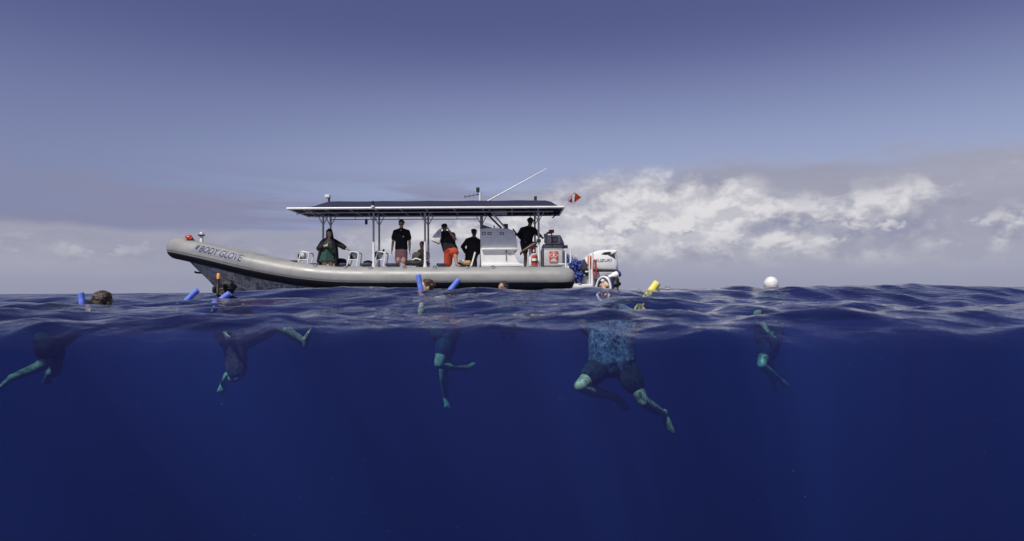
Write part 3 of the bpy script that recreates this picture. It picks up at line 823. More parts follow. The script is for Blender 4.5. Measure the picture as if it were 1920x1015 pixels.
# grey machinery box at the stern with red warning sign
tk = box_px('stern_locker', (1016.5, 466), (1056, 499), 20.8, 22.0, 'grey_plastic', boat, 0.02)
tk['label'] = 'grey stern locker with a red warning sign'
box_px('locker_face', (1019, 469), (1054, 498), 20.775, 20.803, 'light_grey', tk, 0.008)
box_px('corner_trim', (1017, 466.3), (1020, 499), 20.765, 20.8, 'dark_metal', tk, 0.006)
box_px('corner_trim', (1056.2, 470), (1059, 498), 20.9, 20.95, 'dark_metal', tk, 0.006)
ws = box_px('warning_sign', (1030, 471.5), (1046.5, 491.5), 20.745, 20.772, 'sign_red', tk, 0.002)
bm = bmesh.new(); cxs, cys = 1038.2, 479.5
ro = [W(cxs, cys - 7, 20.742), W(cxs + 7.2, cys, 20.742), W(cxs, cys + 7, 20.742), W(cxs - 7.2, cys, 20.742)]
sweep(bm, ro, 0.010, 4, closed=True); mesh_obj('sign_diamond', from_bm(bm, 'sign_diamond', False), 'sign_white', ws)
bm = bmesh.new(); prism(bm, PX([(1038.2, 474.5), (1039.9, 478), (1039.2, 480), (1037.2, 480), (1036.4, 478)], 20.742), 20.735, 20.743)
mesh_obj('sign_flame', from_bm(bm, 'sign_flame', False), 'sign_white', ws)
bm = bmesh.new(); prism(bm, PX([(1034, 480.6), (1042.4, 480.6), (1042.4, 481.4), (1034, 481.4)], 20.742), 20.735, 20.743); mesh_obj('sign_bar', from_bm(bm, 'sign_bar', False), 'sign_white', ws)
for q in range(3):
    bm = bmesh.new(); prism(bm, PX([(1034.0 + q * 3, 486.8), (1036.2 + q * 3, 486.4), (1036.4 + q * 3, 488.4), (1033.8 + q * 3, 488.4)], 20.742), 20.735, 20.743); mesh_obj('sign_word', from_bm(bm, 'sign_word', False), 'sign_white', ws)
bm = bmesh.new(); prism(bm, PX([(1032, 489.2), (1044.6, 489.2), (1044.6, 490.4), (1032, 490.4)], 20.742), 20.735, 20.743); mesh_obj('sign_bar', from_bm(bm, 'sign_bar', False), 'sign_white', ws)
# machinery on the locker
cr = box_px('equipment_case', (1024, 441), (1052, 462), 21.0, 21.8, 'light_grey', boat, 0.04)
box_px('case_window', (1036, 444.5), (1046, 455), 20.985, 21.003, 'dark_metal', cr, 0.01)
box_px('case_panel', (1037.3, 446), (1044.6, 453.5), 20.975, 20.99, 'grey_plastic', cr, 0.006)
box_px('case_base', (1018, 458), (1056, 466.5), 20.9, 21.9, 'motor_dark', cr, 0.02)
tube_obj('case_handle', catmull([W(1022, 456, 20.95), W(1023, 445, 20.95), W(1027, 437, 20.98), W(1033, 437.5, 21.0)], 4), 0.035, 'grey_plastic', cr)
bm = bmesh.new(); prism(bm, PX([(1052, 443), (1058, 456), (1058, 466), (1052, 466)], 21.0), 21.0, 21.7, 0.02); mesh_obj('case_chute', from_bm(bm, 'case_chute'), 'grey_plastic', cr)
tube_obj('lamp_stick', [W(1034.5, 460, 20.88), W(1034.5, 437, 20.88)], 0.018, 'dark_red', cr)
box_px('red_beacon', (1029.5, 430.8), (1039, 436.6), 20.8, 20.96, 'dark_red', cr, 0.01)
box_px('switch_box', (1020, 438.5), (1026, 446), 20.94, 21.1, 'decal_grey', cr, 0.012)
kn = tube_obj('shore_hook', [W(1056, 463, 20.95), W(1061, 463, 20.95)], 0.03, 'dark_metal', boat); tube_obj('hook_knob', [W(1061, 460, 20.95), W(1061, 466, 20.95)], 0.06, 'dark_metal', kn)
tube_obj('post_clamp', [W(1010, 449, 20.84), W(1010, 455, 20.84)], 0.07, 'dark_metal', boat)
# stern posts
for px in (1061, 1069.8):
    tube_obj('stern_post', [W(px, 469 if px > 1065 else 471, 20.6), W(px, 502, 20.6)], 0.020 + 0.006 * (px > 1065), 'white_paint', boat)
tube_obj('stern_bar', [W(1046, 495.5, 20.7), W(1064, 495.5, 20.7)], 0.02, 'white_paint', boat)

# outboard motor
bm = bmesh.new()
cow = [(1089.5, 502), (1090, 495), (1093, 488), (1100, 479.5), (1109, 474), (1120, 470.5), (1132, 469.5), (1150, 469.2), (1156, 471), (1152.5, 475.5), (1155, 483), (1156.8, 495), (1157, 509), (1100, 508.5), (1092, 508)]
my0, my1 = 20.95, 21.75
def loft_y(bm, poly, stations):
    """poly in photo pixels at the middle depth; stations: (depth, shrink)"""
    P = PX(poly, (my0 + my1) / 2); cx_ = sum(p[0] for p in P) / len(P); cz_ = sum(p[1] for p in P) / len(P)
    rows = [[bm.verts.new((cx_ + (x - cx_) * s, y, cz_ + (z - cz_) * s)) for x, z in P] for y, s in stations]
    for a in range(len(rows) - 1):
        for k in range(len(P)):
            j = (k + 1) % len(P); bm.faces.new((rows[a][k], rows[a][j], rows[a + 1][j], rows[a + 1][k]))
    bm.faces.new(rows[0]); bm.faces.new(rows[-1][::-1])
ST = [(my0, 0.80), (my0 + 0.02, 0.90), (my0 + 0.07, 0.97), (my0 + 0.18, 1.0), (my1 - .18, 1.0), (my1 - .07, .97), (my1 - .02, .9), (my1, .8)]
loft_y(bm, cow, ST)
mot = mesh_obj('outboard_motor', from_bm(bm, 'outboard_motor', angle=50), 'white_paint', boat); mot['label'] = 'white outboard motor with dark lettering on its cowl'
bm = bmesh.new(); loft_y(bm, [(1089, 503), (1089.5, 495), (1092.6, 488), (1094, 487), (1099.5, 497), (1100, 508.6), (1091.5, 508.6)], [(my0 - .012, .86), (my0 + 0.03, 1.02), (my1 - .03, 1.02), (my1 + .012, .86)])
mesh_obj('cowl_front', from_bm(bm, 'cowl_front'), 'motor_dark', mot)
bm = bmesh.new(); prism(bm, PX([(1127, 477), (1133, 473.2), (1142, 472.3), (1146.5, 473.2), (1144, 477), (1136, 478)], my0), my0 - 0.012, my0 + 0.2, 0.012); mesh_obj('air_intake', from_bm(bm, 'air_intake'), 'black_rubber', mot)
bm = bmesh.new(); prism(bm, PX([(1140, 478.4), (1147.6, 475.6), (1152, 474.2), (1154.2, 485.6), (1147, 481.5)], my0), my0 - 0.014, my0 + 0.2, 0.01); mesh_obj('cowl_vent', from_bm(bm, 'cowl_vent'), 'motor_dark', mot)
bm = bmesh.new(); loft_y(bm, [(1092, 507.6), (1157.2, 508.2), (1157.2, 509.6), (1092, 509.2)], [(my0 - .006, .99), (my0 + .05, 1.004), (my1 - .05, 1.004), (my1 + .006, .99)]); mesh_obj('cowl_seam', from_bm(bm, 'cowl_seam'), 'black_rubber', mot)
bm = bmesh.new(); loft_y(bm, [(1100, 509.3), (1157, 509.8), (1152, 517), (1142, 521.5), (1132, 525), (1118, 526), (1106, 520)], ST); mesh_obj('lower_cowl', from_bm(bm, 'lower_cowl'), 'white_paint', mot)
bm = bmesh.new(); loft_y(bm, [(1112, 512), (1121, 510), (1128, 518), (1132, 530), (1134, 552), (1134, 575), (1112, 575), (1110, 545)], [(my0 + .10, .85), (my0 + .14, 1), (my1 - .14, 1), (my1 - .1, .85)]); mesh_obj('midsection', from_bm(bm, 'midsection'), 'grey_plastic', mot)
tmz = text_mesh('SUZUKI', 1.0, 0.18, 0.003, 1.0, 0.01)
co = np.empty(len(tmz.vertices) * 3, np.float32); tmz.vertices.foreach_get('co', co); co = co.reshape(-1, 3); mn, mxx = co.min(0), co.max(0)
for v in tmz.vertices:
    u = (v.co.x - mn[0]) / (mxx[0] - mn[0]); q = (v.co.y - mn[1]) / (mxx[1] - mn[1])
    pp = W(1116 + 31.5 * u, 491.5 - 5.0 * q - 1.3 * u, my0 - 0.006); v.co = Vector((pp.x, my0 - 0.006 - 0.004 * (v.co.z > 0), pp.z))
mesh_obj('motor_lettering', tmz, 'decal_grey', mot)
# bracket, ladder rails and linkage at the motor
for px, pt_, pb in ((1105.2, 472, 546), (1110.8, 470, 541)):
    tube_obj('ladder_rail', [W(px, pt_, 20.75), W(px, pb, 20.75)], 0.032 if px > 1106 else 0.022, 'white_paint', boat)
bm = bmesh.new(); prism(bm, PX([(1104, 505), (1113, 505), (1115, 540), (1107, 540)], 20.78), 20.78, 20.84, 0.01); mesh_obj('ladder_plate', from_bm(bm, 'ladder_plate'), 'white_paint', boat)
bm = bmesh.new(); prism(bm, PX([(1088, 535), (1096, 518), (1104, 514), (1104, 522), (1098, 535)], 21.0), 21.0, 21.6, 0.01); mesh_obj('motor_bracket', from_bm(bm, 'motor_bracket'), 'white_paint', boat)
for q in range(3): tube_obj('hydraulic_hose', catmull([W(1080, 520 - q * 5, 20.95), W(1090, 512 - q * 3, 20.9), W(1104, 516 - q * 5, 20.95)], 5), 0.035, 'black_rubber', boat)
box_px('hydraulic_pump', (1092, 506), (1104, 514), 20.93, 21.3, 'motor_dark', boat, 0.02)
box_px('hydraulic_ram', (1097, 508), (1104, 511), 20.88, 20.93, 'white_paint', boat, 0.01)
for px in (1074.5, 1080.5): tube_obj('cleat_horn', [W(px, 476, 20.7), W(px, 486, 20.7)], 0.022, 'white_paint', boat)
box_px('cleat_base', (1072.5, 481), (1082.5, 488), 20.68, 20.8, 'grey_plastic', boat, 0.02)

# ------------------------------------------------------------------ loose gear on the boat
def L(name, px, py, y, size, mat, label, cat, seed, **k):
    o = lump(name, W(px, py, y), size, mat, None, seed, **k); return tag(o, label, cat)
bu = thing('marker_float', W(359, 449, 20.95), 'orange float with black tip lying on the bow tube', 'float')
bm = bmesh.new(); sweep(bm, catmull([W(350.5, 448, 20.95), W(352, 446.5, 20.95), W(356, 447, 20.95), W(360, 450, 20.95)], 4), [0.02] + [0.085] * 4 + [0.10] * 4 + [0.08] * 3 + [0.05], 12); mesh_obj('float_body', from_bm(bm, 'float_body'), 'red', bu)
tube_obj('float_tip', [W(359.5, 449.6, 20.95), W(365.5, 453.4, 20.95)], [0.055, 0.03], 'black_rubber', bu)
L('duffel_bag', 550, 493, 21.3, (0.16, 0.16, 0.09), 'bag_black', 'small black bag on the foremost navy seat', 'bag', 1)
L('duffel_bag', 640, 492, 21.3, (0.19, 0.18, 0.14), 'bag_black', 'black bag right beside the woman in green', 'bag', 2)
L('duffel_bag', 690, 494, 21.3, (0.17, 0.16, 0.10), 'bag_black', 'black bag between the second grab frame and the next canopy post', 'bag', 3)
for q, (px, py, lb) in enumerate(((566, 481, 'silver and black gear roll strapped to the foremost grab frame'), (662, 480, 'silver and black gear roll on the grab frame the woman holds'), (709, 478, 'silver and black gear roll beside the tall canopy post left of the standing man'))):
    gr = thing('gear_roll', W(px, py, 21.2), lb, 'gear', 'gear rolls on the grab frames')
    a0, a1 = W(px - 5, py + 1, 21.22), W(px + 7, py - 1, 21.22)
    bm = bmesh.new(); sweep(bm, [a0.lerp(a1, k / 6) for k in range(7)], [0.07, 0.11, 0.125, 0.12, 0.12, 0.11, 0.07], 14); mesh_obj('roll', from_bm(bm, 'roll'), 'silver', gr)
    bm = bmesh.new(); sweep(bm, [a0 + Vector((-.02, 0, -.04)), a0 + Vector((0.02, 0, -.02)), a0.lerp(a1, .4)], [0.06, 0.115, 0.132], 14); mesh_obj('cover', from_bm(bm, 'cover'), 'bag_black', gr)
tb = thing('clipboard', W(718, 473, 21.3), 'dark board leaning up beside the tall canopy post', 'board')
bm = bmesh.new(); prism(bm, PX([(713.5, 479), (719, 467), (721.5, 468), (716.5, 481)], 21.3), 21.3, 21.32); mesh_obj('board_sheet', from_bm(bm, 'board_sheet', False), 'bag_black', tb)
bm = bmesh.new(); prism(bm, PX([(716, 472), (718, 467.4), (720, 468.3), (718, 473)], 21.29), 21.29, 21.3); mesh_obj('board_clip', from_bm(bm, 'board_clip', False), 'dark_metal', tb)
L('dark_cover', 782, 494, 21.0, (0.44, 0.22, 0.12), 'bag_black', 'black cover heaped around the seated child', 'cover', 5, flat=0.6)
bp = thing('backpack', W(779, 484, 20.98), 'olive backpack with white trim in front of the seated child', 'backpack')
lump('pack_body', W(781, 481, 20.98), (0.15, 0.10, 0.16), 'cloth_olive', bp, 6); tube_obj('pack_trim', catmull([W(774, 488, 20.85), W(780, 485, 20.84), W(789, 488, 20.85)], 5), 0.022, 'cloth_white', bp)
L('gear_bag', 800, 480, 21.3, (0.11, 0.14, 0.14), 'silver', 'silver bag behind the white post beside the seated child', 'bag', 8)
L('towel', 874, 493, 21.0, (0.17, 0.12, 0.08), 'cloth_tan', 'tan towel draped by the man with his back turned', 'towel', 9)
L('towel', 866, 490.5, 20.95, (0.10, 0.08, 0.05), 'cloth_white', 'white towel bunched on the black bag', 'towel', 10)
L('duffel_bag', 866, 496, 21.1, (0.20, 0.18, 0.09), 'bag_black', 'black bag under the white towel', 'bag', 11)
stp = tube_obj('boat_hook', [W(884, 498, 20.95), W(891, 473, 21.0)], 0.025, 'white_paint', None); tag(stp, 'short white pole leaning beside the steering console', 'pole')
fe = thing('fire_extinguisher', W(1002, 498, 20.72), 'red and white fire extinguisher in front of the helm locker', 'fire extinguisher')
tube_obj('cylinder', [W(1002, 498.8, 20.72), W(1002, 481, 20.72), W(1002, 478.5, 20.72)], [0.075, 0.075, 0.04], 'red', fe, 16)
tube_obj('paper_label', [W(1002, 489.5, 20.72), W(1002, 485, 20.72)], 0.078, 'sign_white', fe, 16)
tube_obj('bracket_strap', [W(1002, 492.5, 20.72), W(1002, 490.2, 20.72)], 0.083, 'black_rubber', fe, 16)
tube_obj('nozzle_hose', catmull([W(1002, 478, 20.72), W(1006, 478, 20.70), W(1007.5, 484, 20.68), W(1007, 494, 20.66)], 4), 0.014, 'black_rubber', fe, 8)
tube_obj('valve_handle', [W(998.5, 476.6, 20.72), W(1005, 477.4, 20.72)], 0.02, 'sign_white', fe, 8)
ta = thing('blue_tarpaulin', W(1082, 505, 20.6), 'crumpled blue tarpaulin bundle hanging at the stern', 'tarpaulin')
lump('upper_fold', W(1079, 498, 20.6), (0.20, 0.22, 0.20), 'blue_tarp', ta, 21, amp=0.4, freq=2.6, sub=5)
lump('lower_fold', W(1084, 517, 20.6), (0.16, 0.2, 0.24), 'blue_tarp', ta, 22, amp=0.4, freq=2.6, sub=5)
lump('side_fold', W(1064.5, 485, 20.9), (0.06, 0.1, 0.15), 'blue_tarp', ta, 23, amp=0.35)
ob = box_px('orange_box', (1102, 479), (1109, 498), 20.86, 20.96, 'orange', None, 0.02); tag(ob, 'orange box strapped to the white ladder rail by the motor', 'box')
bm = bmesh.new()
for q in range(4):
    c0 = W(1115, 504, 20.72 + q * .025); sweep(bm, [c0 + Vector((0.05 * math.cos(k * math.pi / 12), 0, 0.27 * math.sin(k * math.pi / 12))) for k in range(24)], 0.022, 6, closed=True)
rp = mesh_obj('rope_coil', from_bm(bm, 'rope_coil'), 'red', None); tag(rp, 'red rope coil hung on the ladder rail by the motor', 'rope')

# ------------------------------------------------------------------ a boat far off
YF = 420.0
fb = thing('distant_boat', W(1252, 545, YF), 'tiny white cabin boat far off on the horizon', 'boat')
def fpoly(name, poly, mat, d=1.2):
    bm = bmesh.new(); prism(bm, PX(poly, YF), YF - d, YF + d); mesh_obj(name, from_bm(bm, name, False), mat, fb)
fpoly('hull', [(1246, 542.6), (1258, 542.6), (1256.5, 546.5), (1247.5, 546.5)], 'white_paint')
fpoly('cabin', [(1248, 539.4), (1254.2, 539.4), (1254.6, 542.5), (1247.8, 542.5)], 'white_paint', 0.9)
fpoly('cabin_roof', [(1247.4, 538.0), (1255.6, 538.0), (1255.4, 539.3), (1247.6, 539.3)], 'motor_dark', 1.0)
# ------------------------------------------------------------------ people
def cone(bm, p0, r0, p1, r1, seg=12):
    """tapered capsule"""
    p0, p1 = Vector(p0), Vector(p1); d = p1 - p0
    if d.length < 1e-5: d = Vector((0, 0, 1e-4)); p1 = p0 + d
    u = d.normalized()
    pts = [p0 - u * r0 * 0.97, p0 - u * r0 * 0.7, p0, p0.lerp(p1, .5), p1, p1 + u * r1 * 0.7, p1 + u * r1 * 0.97]
    sweep(bm, pts, [r0 * 0.22, r0 * 0.72, r0, (r0 + r1) / 2, r1, r1 * 0.72, r1 * 0.22], seg)

def ell(bm, c, rx, ry, rz, X=Vector((1, 0, 0)), Y=Vector((0, 1, 0)), Z=Vector((0, 0, 1))):
    r = bmesh.ops.create_uvsphere(bm, u_segments=16, v_segments=10, radius=1.0)
    for v in r['verts']:
        q = v.co.copy(); v.co = Vector(c) + X * q.x * rx + Y * q.y * ry + Z * q.z * rz

def fuse(bm, name, voxel=0.011, smooth=4):
    """weld overlapping solids into one continuous skin"""
    bmesh.ops.recalc_face_normals(bm, faces=bm.faces)
    me = bpy.data.meshes.new(name); bm.to_mesh(me); bm.free()
    o = bpy.data.objects.new('fuse_tmp', me); COL.objects.link(o)
    md = o.modifiers.new('r', 'REMESH'); md.mode = 'VOXEL'; md.voxel_size = voxel; md.use_smooth_shade = True
    if smooth:
        ms = o.modifiers.new('s', 'SMOOTH'); ms.factor = 0.5; ms.iterations = smooth
    bpy.context.view_layer.update()
    dg = bpy.context.evaluated_depsgraph_get()
    r = bpy.data.meshes.new_from_object(o.evaluated_get(dg)); r.name = name
    bpy.data.objects.remove(o); bpy.data.meshes.remove(me)
    r.polygons.foreach_set('use_smooth', [True] * len(r.polygons))
    return r

def head_axes(face, tilt=0.0):
    f = Vector(face).normalized(); up = Vector((0, 0, 1))
    s = f.cross(up)
    if s.length < 0.1: s = Vector((1, 0, 0))
    s.normalize(); up = s.cross(f).normalized()
    return s, f, up

def person(name, label, J, face=(0, -1, 0), skin='skin_fair', hair='hair_black', clothes=(), k=1.0, hands=True, bare=True, hairlen=0.0, group=None, thick=1.0, crown=True, parts=None, voxel=0.011):
    """J: joints in world space. keys: head neck chest belly pelvis sL eL wL sR eR wR hL kL aL tL hR kR aR tR"""
    J = {a: Vector(b_) for a, b_ in J.items()}
    root = thing(name, (J['pelvis'].x, J['pelvis'].y, min(v.z for v in J.values())), label, 'person', group)
    s, f, up = head_axes(face)
    side = (J['sR'] - J['sL']).normalized()
    T = k * thick
    bm = bmesh.new()
    # head
    h = J['head']
    ell(bm, h + up * .02 * k, .074 * k, .092 * k, .10 * k, s, f, up)
    ell(bm, h - up * .05 * k + f * .022 * k, .056 * k, .066 * k, .066 * k, s, f, up)
    cone(bm, h + f * .085 * k + up * .015 * k, .011 * k, h + f * .104 * k - up * .022 * k, .016 * k, 8)      # nose
    cone(bm, h + f * .082 * k - up * .062 * k - s * .018 * k, .011 * k, h + f * .082 * k - up * .062 * k + s * .018 * k, .011 * k, 8)  # lips
    for sg in (-1, 1):
        ell(bm, h + s * sg * .076 * k - f * .005 * k, .012 * k, .02 * k, .032 * k, s, f, up)
        cone(bm, h + s * sg * .018 * k + f * .085 * k + up * .030 * k, .011 * k, h + s * sg * .048 * k + f * .072 * k + up * .030 * k, .010 * k, 8)
    cone(bm, h - up * .05 * k - f * .02 * k, .054 * k, J['neck'], .058 * k)
    # torso
    ch, be, pe = J['chest'], J['belly'], J['pelvis']
    cone(bm, J['neck'], .06 * T, ch, .11 * T)
    for sg in (-1, 1):
        cone(bm, ch + side * sg * .075 * T, .105 * T, be + side * sg * .05 * T, .098 * T)
        cone(bm, be + side * sg * .05 * T, .098 * T, pe + side * sg * .06 * T, .108 * T)
        cone(bm, J['neck'] - Vector((0, 0, .0)), .05 * T, J['sL' if sg < 0 else 'sR'], .062 * T)
    cone(bm, ch, .11 * T, J['sL'], .066 * T); cone(bm, ch, .11 * T, J['sR'], .066 * T)
    for q in 'LR':
        S, E, Wr = J['s' + q], J['e' + q], J['w' + q]
        cone(bm, S, .058 * T, S.lerp(E, .45), .05 * T); cone(bm, S.lerp(E, .45), .05 * T, E, .041 * T)
        cone(bm, E, .041 * T, E.lerp(Wr, .3), .043 * T); cone(bm, E.lerp(Wr, .3), .043 * T, Wr, .027 * T)
        if hands:
            d = (Wr - E).normalized(); a_, b_ = frame_of(d, side if abs(d.dot(side)) < .9 else Vector((0, 1, 0)))
            palm = Wr + d * .05 * k
            for w_ in (-.026, -.009, .009, .026): cone(bm, Wr + d * .01 * k + a_ * w_ * .7 * k, .016 * k, Wr + d * .085 * k + a_ * w_ * k, .0125 * k, 8)
            for w_, ln in ((-.030, .055), (-.010, .072), (.010, .076), (.030, .066)):
                k0 = Wr + d * .085 * k + a_ * w_ * k; k1 = k0 + d * ln * .5 * k + b_ * .008 * k + a_ * w_ * .12 * k; k2 = k1 + d * ln * .38 * k + b_ * .024 * k
                cone(bm, k0, .0105 * k, k1, .0095 * k, 8); cone(bm, k1, .0095 * k, k2, .008 * k, 8)
            t0 = Wr + d * .03 * k + a_ * .028 * k; t1 = t0 + d * .03 * k + a_ * .028 * k + b_ * .012 * k
            cone(bm, t0, .013 * k, t1, .0115 * k, 8); cone(bm, t1, .0115 * k, t1 + d * .03 * k + a_ * .006 * k + b_ * .01 * k, .009 * k, 8)
        H, K, A, To = J['h' + q], J['k' + q], J['a' + q], J['t' + q]
        cone(bm, pe, .10 * T, H, .095 * T)
        cone(bm, H, .092 * T, H.lerp(K, .5), .076 * T); cone(bm, H.lerp(K, .5), .076 * T, K, .054 * T)
        sh = (A - K); bk = (K - H).normalized() - sh.normalized() * ((K - H).normalized().dot(sh.normalized()))
        calf = K.lerp(A, .32) + bk * .012 * k
        cone(bm, K, .053 * T, calf, .055 * T); cone(bm, calf, .055 * T, A, .034 * T)
        fd = (To - A); ln = fd.length; fd.normalize(); a_, b_ = frame_of(fd, sh.normalized())
        heel = A - fd * .035 * k + sh.normalized() * .03 * k
        cone(bm, A, .036 * T, heel, .032 * T); cone(bm, heel, .03 * T, To, .026 * k)
        for w_ in (-.024, 0, .024):
            cone(bm, A.lerp(To, .35) + a_ * w_ * .6 * k, .030 * k, To + a_ * w_ * k, .020 * k, 8)
        for w_, l_ in ((-.036, .030), (-.018, .036), (0, .040), (.018, .044), (.036, .050)):
            cone(bm, To + a_ * w_ * k, .013 * k, To + a_ * w_ * 1.05 * k + fd * l_ * k, .010 * k, 8)
    body = mesh_obj('body', fuse(bm, 'body', voxel), skin, root)
    for sg in (-1, 1):
        bm = bmesh.new(); ell(bm, h + s * sg * .032 * k + f * .083 * k + up * .012 * k, .013 * k, .008 * k, .007 * k, s, f, up)
        mesh_obj('eye', from_bm(bm, 'eye'), 'dark_metal', root)
    if crown:
        bm = bmesh.new()
        ell(bm, h + up * .036 * k - f * .018 * k, .085 * k, .098 * k, .098 * k, s, f, up)
        for i_ in range(26):
            rr = random.Random(i_ * 7 + len(label)); th = rr.uniform(0, 6.28); el_ = rr.uniform(.0, 1.2)
            d_ = s * math.cos(th) * math.cos(el_) + f * (math.sin(th) * math.cos(el_) - .15) + up * math.sin(el_)
            if d_.dot(f) > .55 and d_.dot(up) < .5: continue
            ell(bm, h + up * .035 * k - f * .012 * k + d_ * .085 * k, .024 * k, .024 * k, .02 * k, s, f, up)
        if hairlen:
            for sg in (-1, 1):
                cone(bm, h + s * sg * .07 * k + up * .02 * k - f * .02 * k, .035 * k, h + s * sg * .085 * k - up * hairlen * k - f * .01 * k, .04 * k)
            cone(bm, h - f * .06 * k, .075 * k, h - f * .075 * k - up * hairlen * k, .07 * k)
        mesh_obj('hair', fuse(bm, 'hair', .009, 2), hair, root)
    for c_ in clothes:
        nm, mat, kind = c_[:3]; o_ = c_[3] if len(c_) > 3 else {}
        bm = bmesh.new(); g = o_.get('grow', .016) * k; sl = o_.get('sleeve', .5); lg = o_.get('leg', .7)
        if kind == 'top':
            cone(bm, J['neck'] - up * .02 * k, .065 * T, ch, .11 * T + g)
            lo_ = be.lerp(pe, o_.get('hem', .8))
            for sg in (-1, 1):
                cone(bm, ch + side * sg * .08 * T, .105 * T + g, be + side * sg * .058 * T, .10 * T + g * 1.3)
                cone(bm, be + side * sg * .058 * T, .10 * T + g * 1.3, lo_ + side * sg * .066 * T, .108 * T + g * 1.2)
            for q in 'LR':
                S, E, Wr = J['s' + q], J['e' + q], J['w' + q]
                cone(bm, ch, .11 * T + g, S, .068 * T + g * .7); cone(bm, J['neck'], .052 * T + g * .5, S, .062 * T + g * .6)
                if sl > 0: cone(bm, S, .062 * T + g * .8, S.lerp(E, min(1, sl)), .054 * T + g * (1.0 + .5 * (sl < 1)))
                if sl > 1: cone(bm, E, .046 * T + g, E.lerp(Wr, sl - 1), .040 * T + g * 1.4)
        elif kind == 'bottom':
            cone(bm, J['hL'], .098 * T + g, J['hR'], .098 * T + g)
            for sg in (-1, 1): cone(bm, be.lerp(pe, .6) + side * sg * .06 * T, .104 * T + g, pe + side * sg * .06 * T, .112 * T + g)
            for q in 'LR':
                H, K, A = J['h' + q], J['k' + q], J['a' + q]
                cone(bm, H, .096 * T + g, H.lerp(K, .5), .082 * T + g * 1.3); cone(bm, H.lerp(K, .5), .082 * T + g * 1.3, H.lerp(K, min(1, lg)), .068 * T + g * 1.7)
                if lg > 1: cone(bm, K, .058 * T + g, K.lerp(A, lg - 1), .05 * T + g)
        elif kind == 'custom':
            o_['fn'](bm, J, k)
        mesh_obj(nm, fuse(bm, nm, .013, 3), mat, root)
    if parts: parts(root, J, s, f, up, k)
    return root

def jj(y, **kw):
    """joints from photo pixels; each value (px, py[, depth offset])"""
    return {a: W(v[0], v[1], y + (v[2] if len(v) > 2 else 0)) for a, v in kw.items()}

def shades(root, J, s, f, up, k):
    h = J['head']; bm = bmesh.new()
    for sg in (-1, 1): ell(bm, h + s * sg * .034 * k + f * .088 * k + up * .014 * k, .030 * k, .014 * k, .020 * k, s, f, up)
    for sg in (-1, 1): cone(bm, h + s * sg * .06 * k + f * .075 * k + up * .018 * k, .006, h + s * sg * .080 * k + up * .014 * k, .005, 8)
    cone(bm, h + s * -.02 * k + f * .096 * k + up * .018 * k, .006, h + s * .02 * k + f * .096 * k + up * .018 * k, .006, 8)
    mesh_obj('sunglasses', from_bm(bm, 'sunglasses'), 'dark_metal', root)

# --- woman in green dress, looking down at a phone, left hand on the grab frame
def dress(bm, J, k):
    pe, be, ch = J['pelvis'], J['belly'], J['chest']
    for q in range(13):
        a = (q / 12 - .5)
        top_ = be + Vector((a * .26, -.10 + .14 * abs(a), .0)); bot = pe + Vector((a * .44, -.19 + .2 * abs(a) + .03 * (q % 2), -.23))
        cone(bm, top_, .075, bot, .040)
    for q in range(5):
        a = (q / 4 - .5)
        cone(bm, be + Vector((a * .2, .05, 0)), .09, pe + Vector((a * .34, .08, -.22)), .08)
    for sg in (-1, 1): cone(bm, ch + Vector((sg * .07, -.09, -.03)), .085, be + Vector((sg * .08, -.07, 0)), .10)
def kimono(bm, J, k):
    ch, be, pe = J['chest'], J['belly'], J['pelvis']
    for q in 'LR':
        cone(bm, J['neck'], .065, J['s' + q], .09); cone(bm, J['s' + q], .088, J['e' + q], .085); cone(bm, J['e' + q], .085, J['e' + q].lerp(J['w' + q], .6), .075)
    for sg, ext in ((-1, .20), (1, .22)):
        for dy in (-.09, .02, .12):
            cone(bm, ch + Vector((sg * .14, dy, .02)), .075, be + Vector((sg * .21, dy, 0)), .055)
            cone(bm, be + Vector((sg * .21, dy, 0)), .055, pe + Vector((sg * (ext + .06), dy, -.36 if sg > 0 else -.24)), .05)
    cone(bm, ch + Vector((0, .12, 0)), .11, pe + Vector((0, .16, -.2)), .12)
def phone(root, J, s, f, up, k):
    p = J['wR'] + Vector((.07, -.06, .03)); bm = bmesh.new(); bx(bm, p - Vector((.04, .006, .07)), p + Vector((.04, .006, .07)), .004); mesh_obj('phone', from_bm(bm, 'phone'), 'dark_metal', root)
    shades(root, J, s, f, up, k)
person('person', 'woman in green dress and long black cover-up looking at a phone', jj(20.95, head=(617.5, 437.5), neck=(617.5, 447), chest=(617, 456), belly=(616, 466), pelvis=(614, 476),
       sL=(606, 454.5), eL=(598, 466, -.05), wL=(611, 461, -.22), sR=(628, 454), eR=(641, 461.5, -.02), wR=(649, 466.5, -.05),
       hL=(609, 480), kL=(608, 499), aL=(608, 517, .08), tL=(607, 520, -.08), hR=(619, 480), kR=(621, 499), aR=(621, 517, .08), tR=(622, 520, -.08)),
       face=(0.05, -0.8, -0.45), skin='skin_fair', hairlen=0.24, thick=1.22, k=1.0, clothes=[('green_dress', 'cloth_green', 'custom', {'fn': dress}), ('black_cover_up', 'cloth_black', 'custom', {'fn': kimono})],
       parts=lambda *a: None)
ph = thing('phone', W(616.5, 459.5, 20.62), 'dark phone in the hand of the woman in green', 'phone')
bm = bmesh.new(); p_ = W(616.5, 459.5, 20.62); bx(bm, p_ - Vector((.035, .005, .07)), p_ + Vector((.035, .005, .07)), .004); mesh_obj('phone_body', from_bm(bm, 'phone_body'), 'dark_metal', ph)
bm = bmesh.new(); bx(bm, p_ + Vector((-.03, .0055, -.06)), p_ + Vector((.03, .008, .06))); mesh_obj('phone_screen', from_bm(bm, 'phone_screen', False), 'screen_glass', ph)

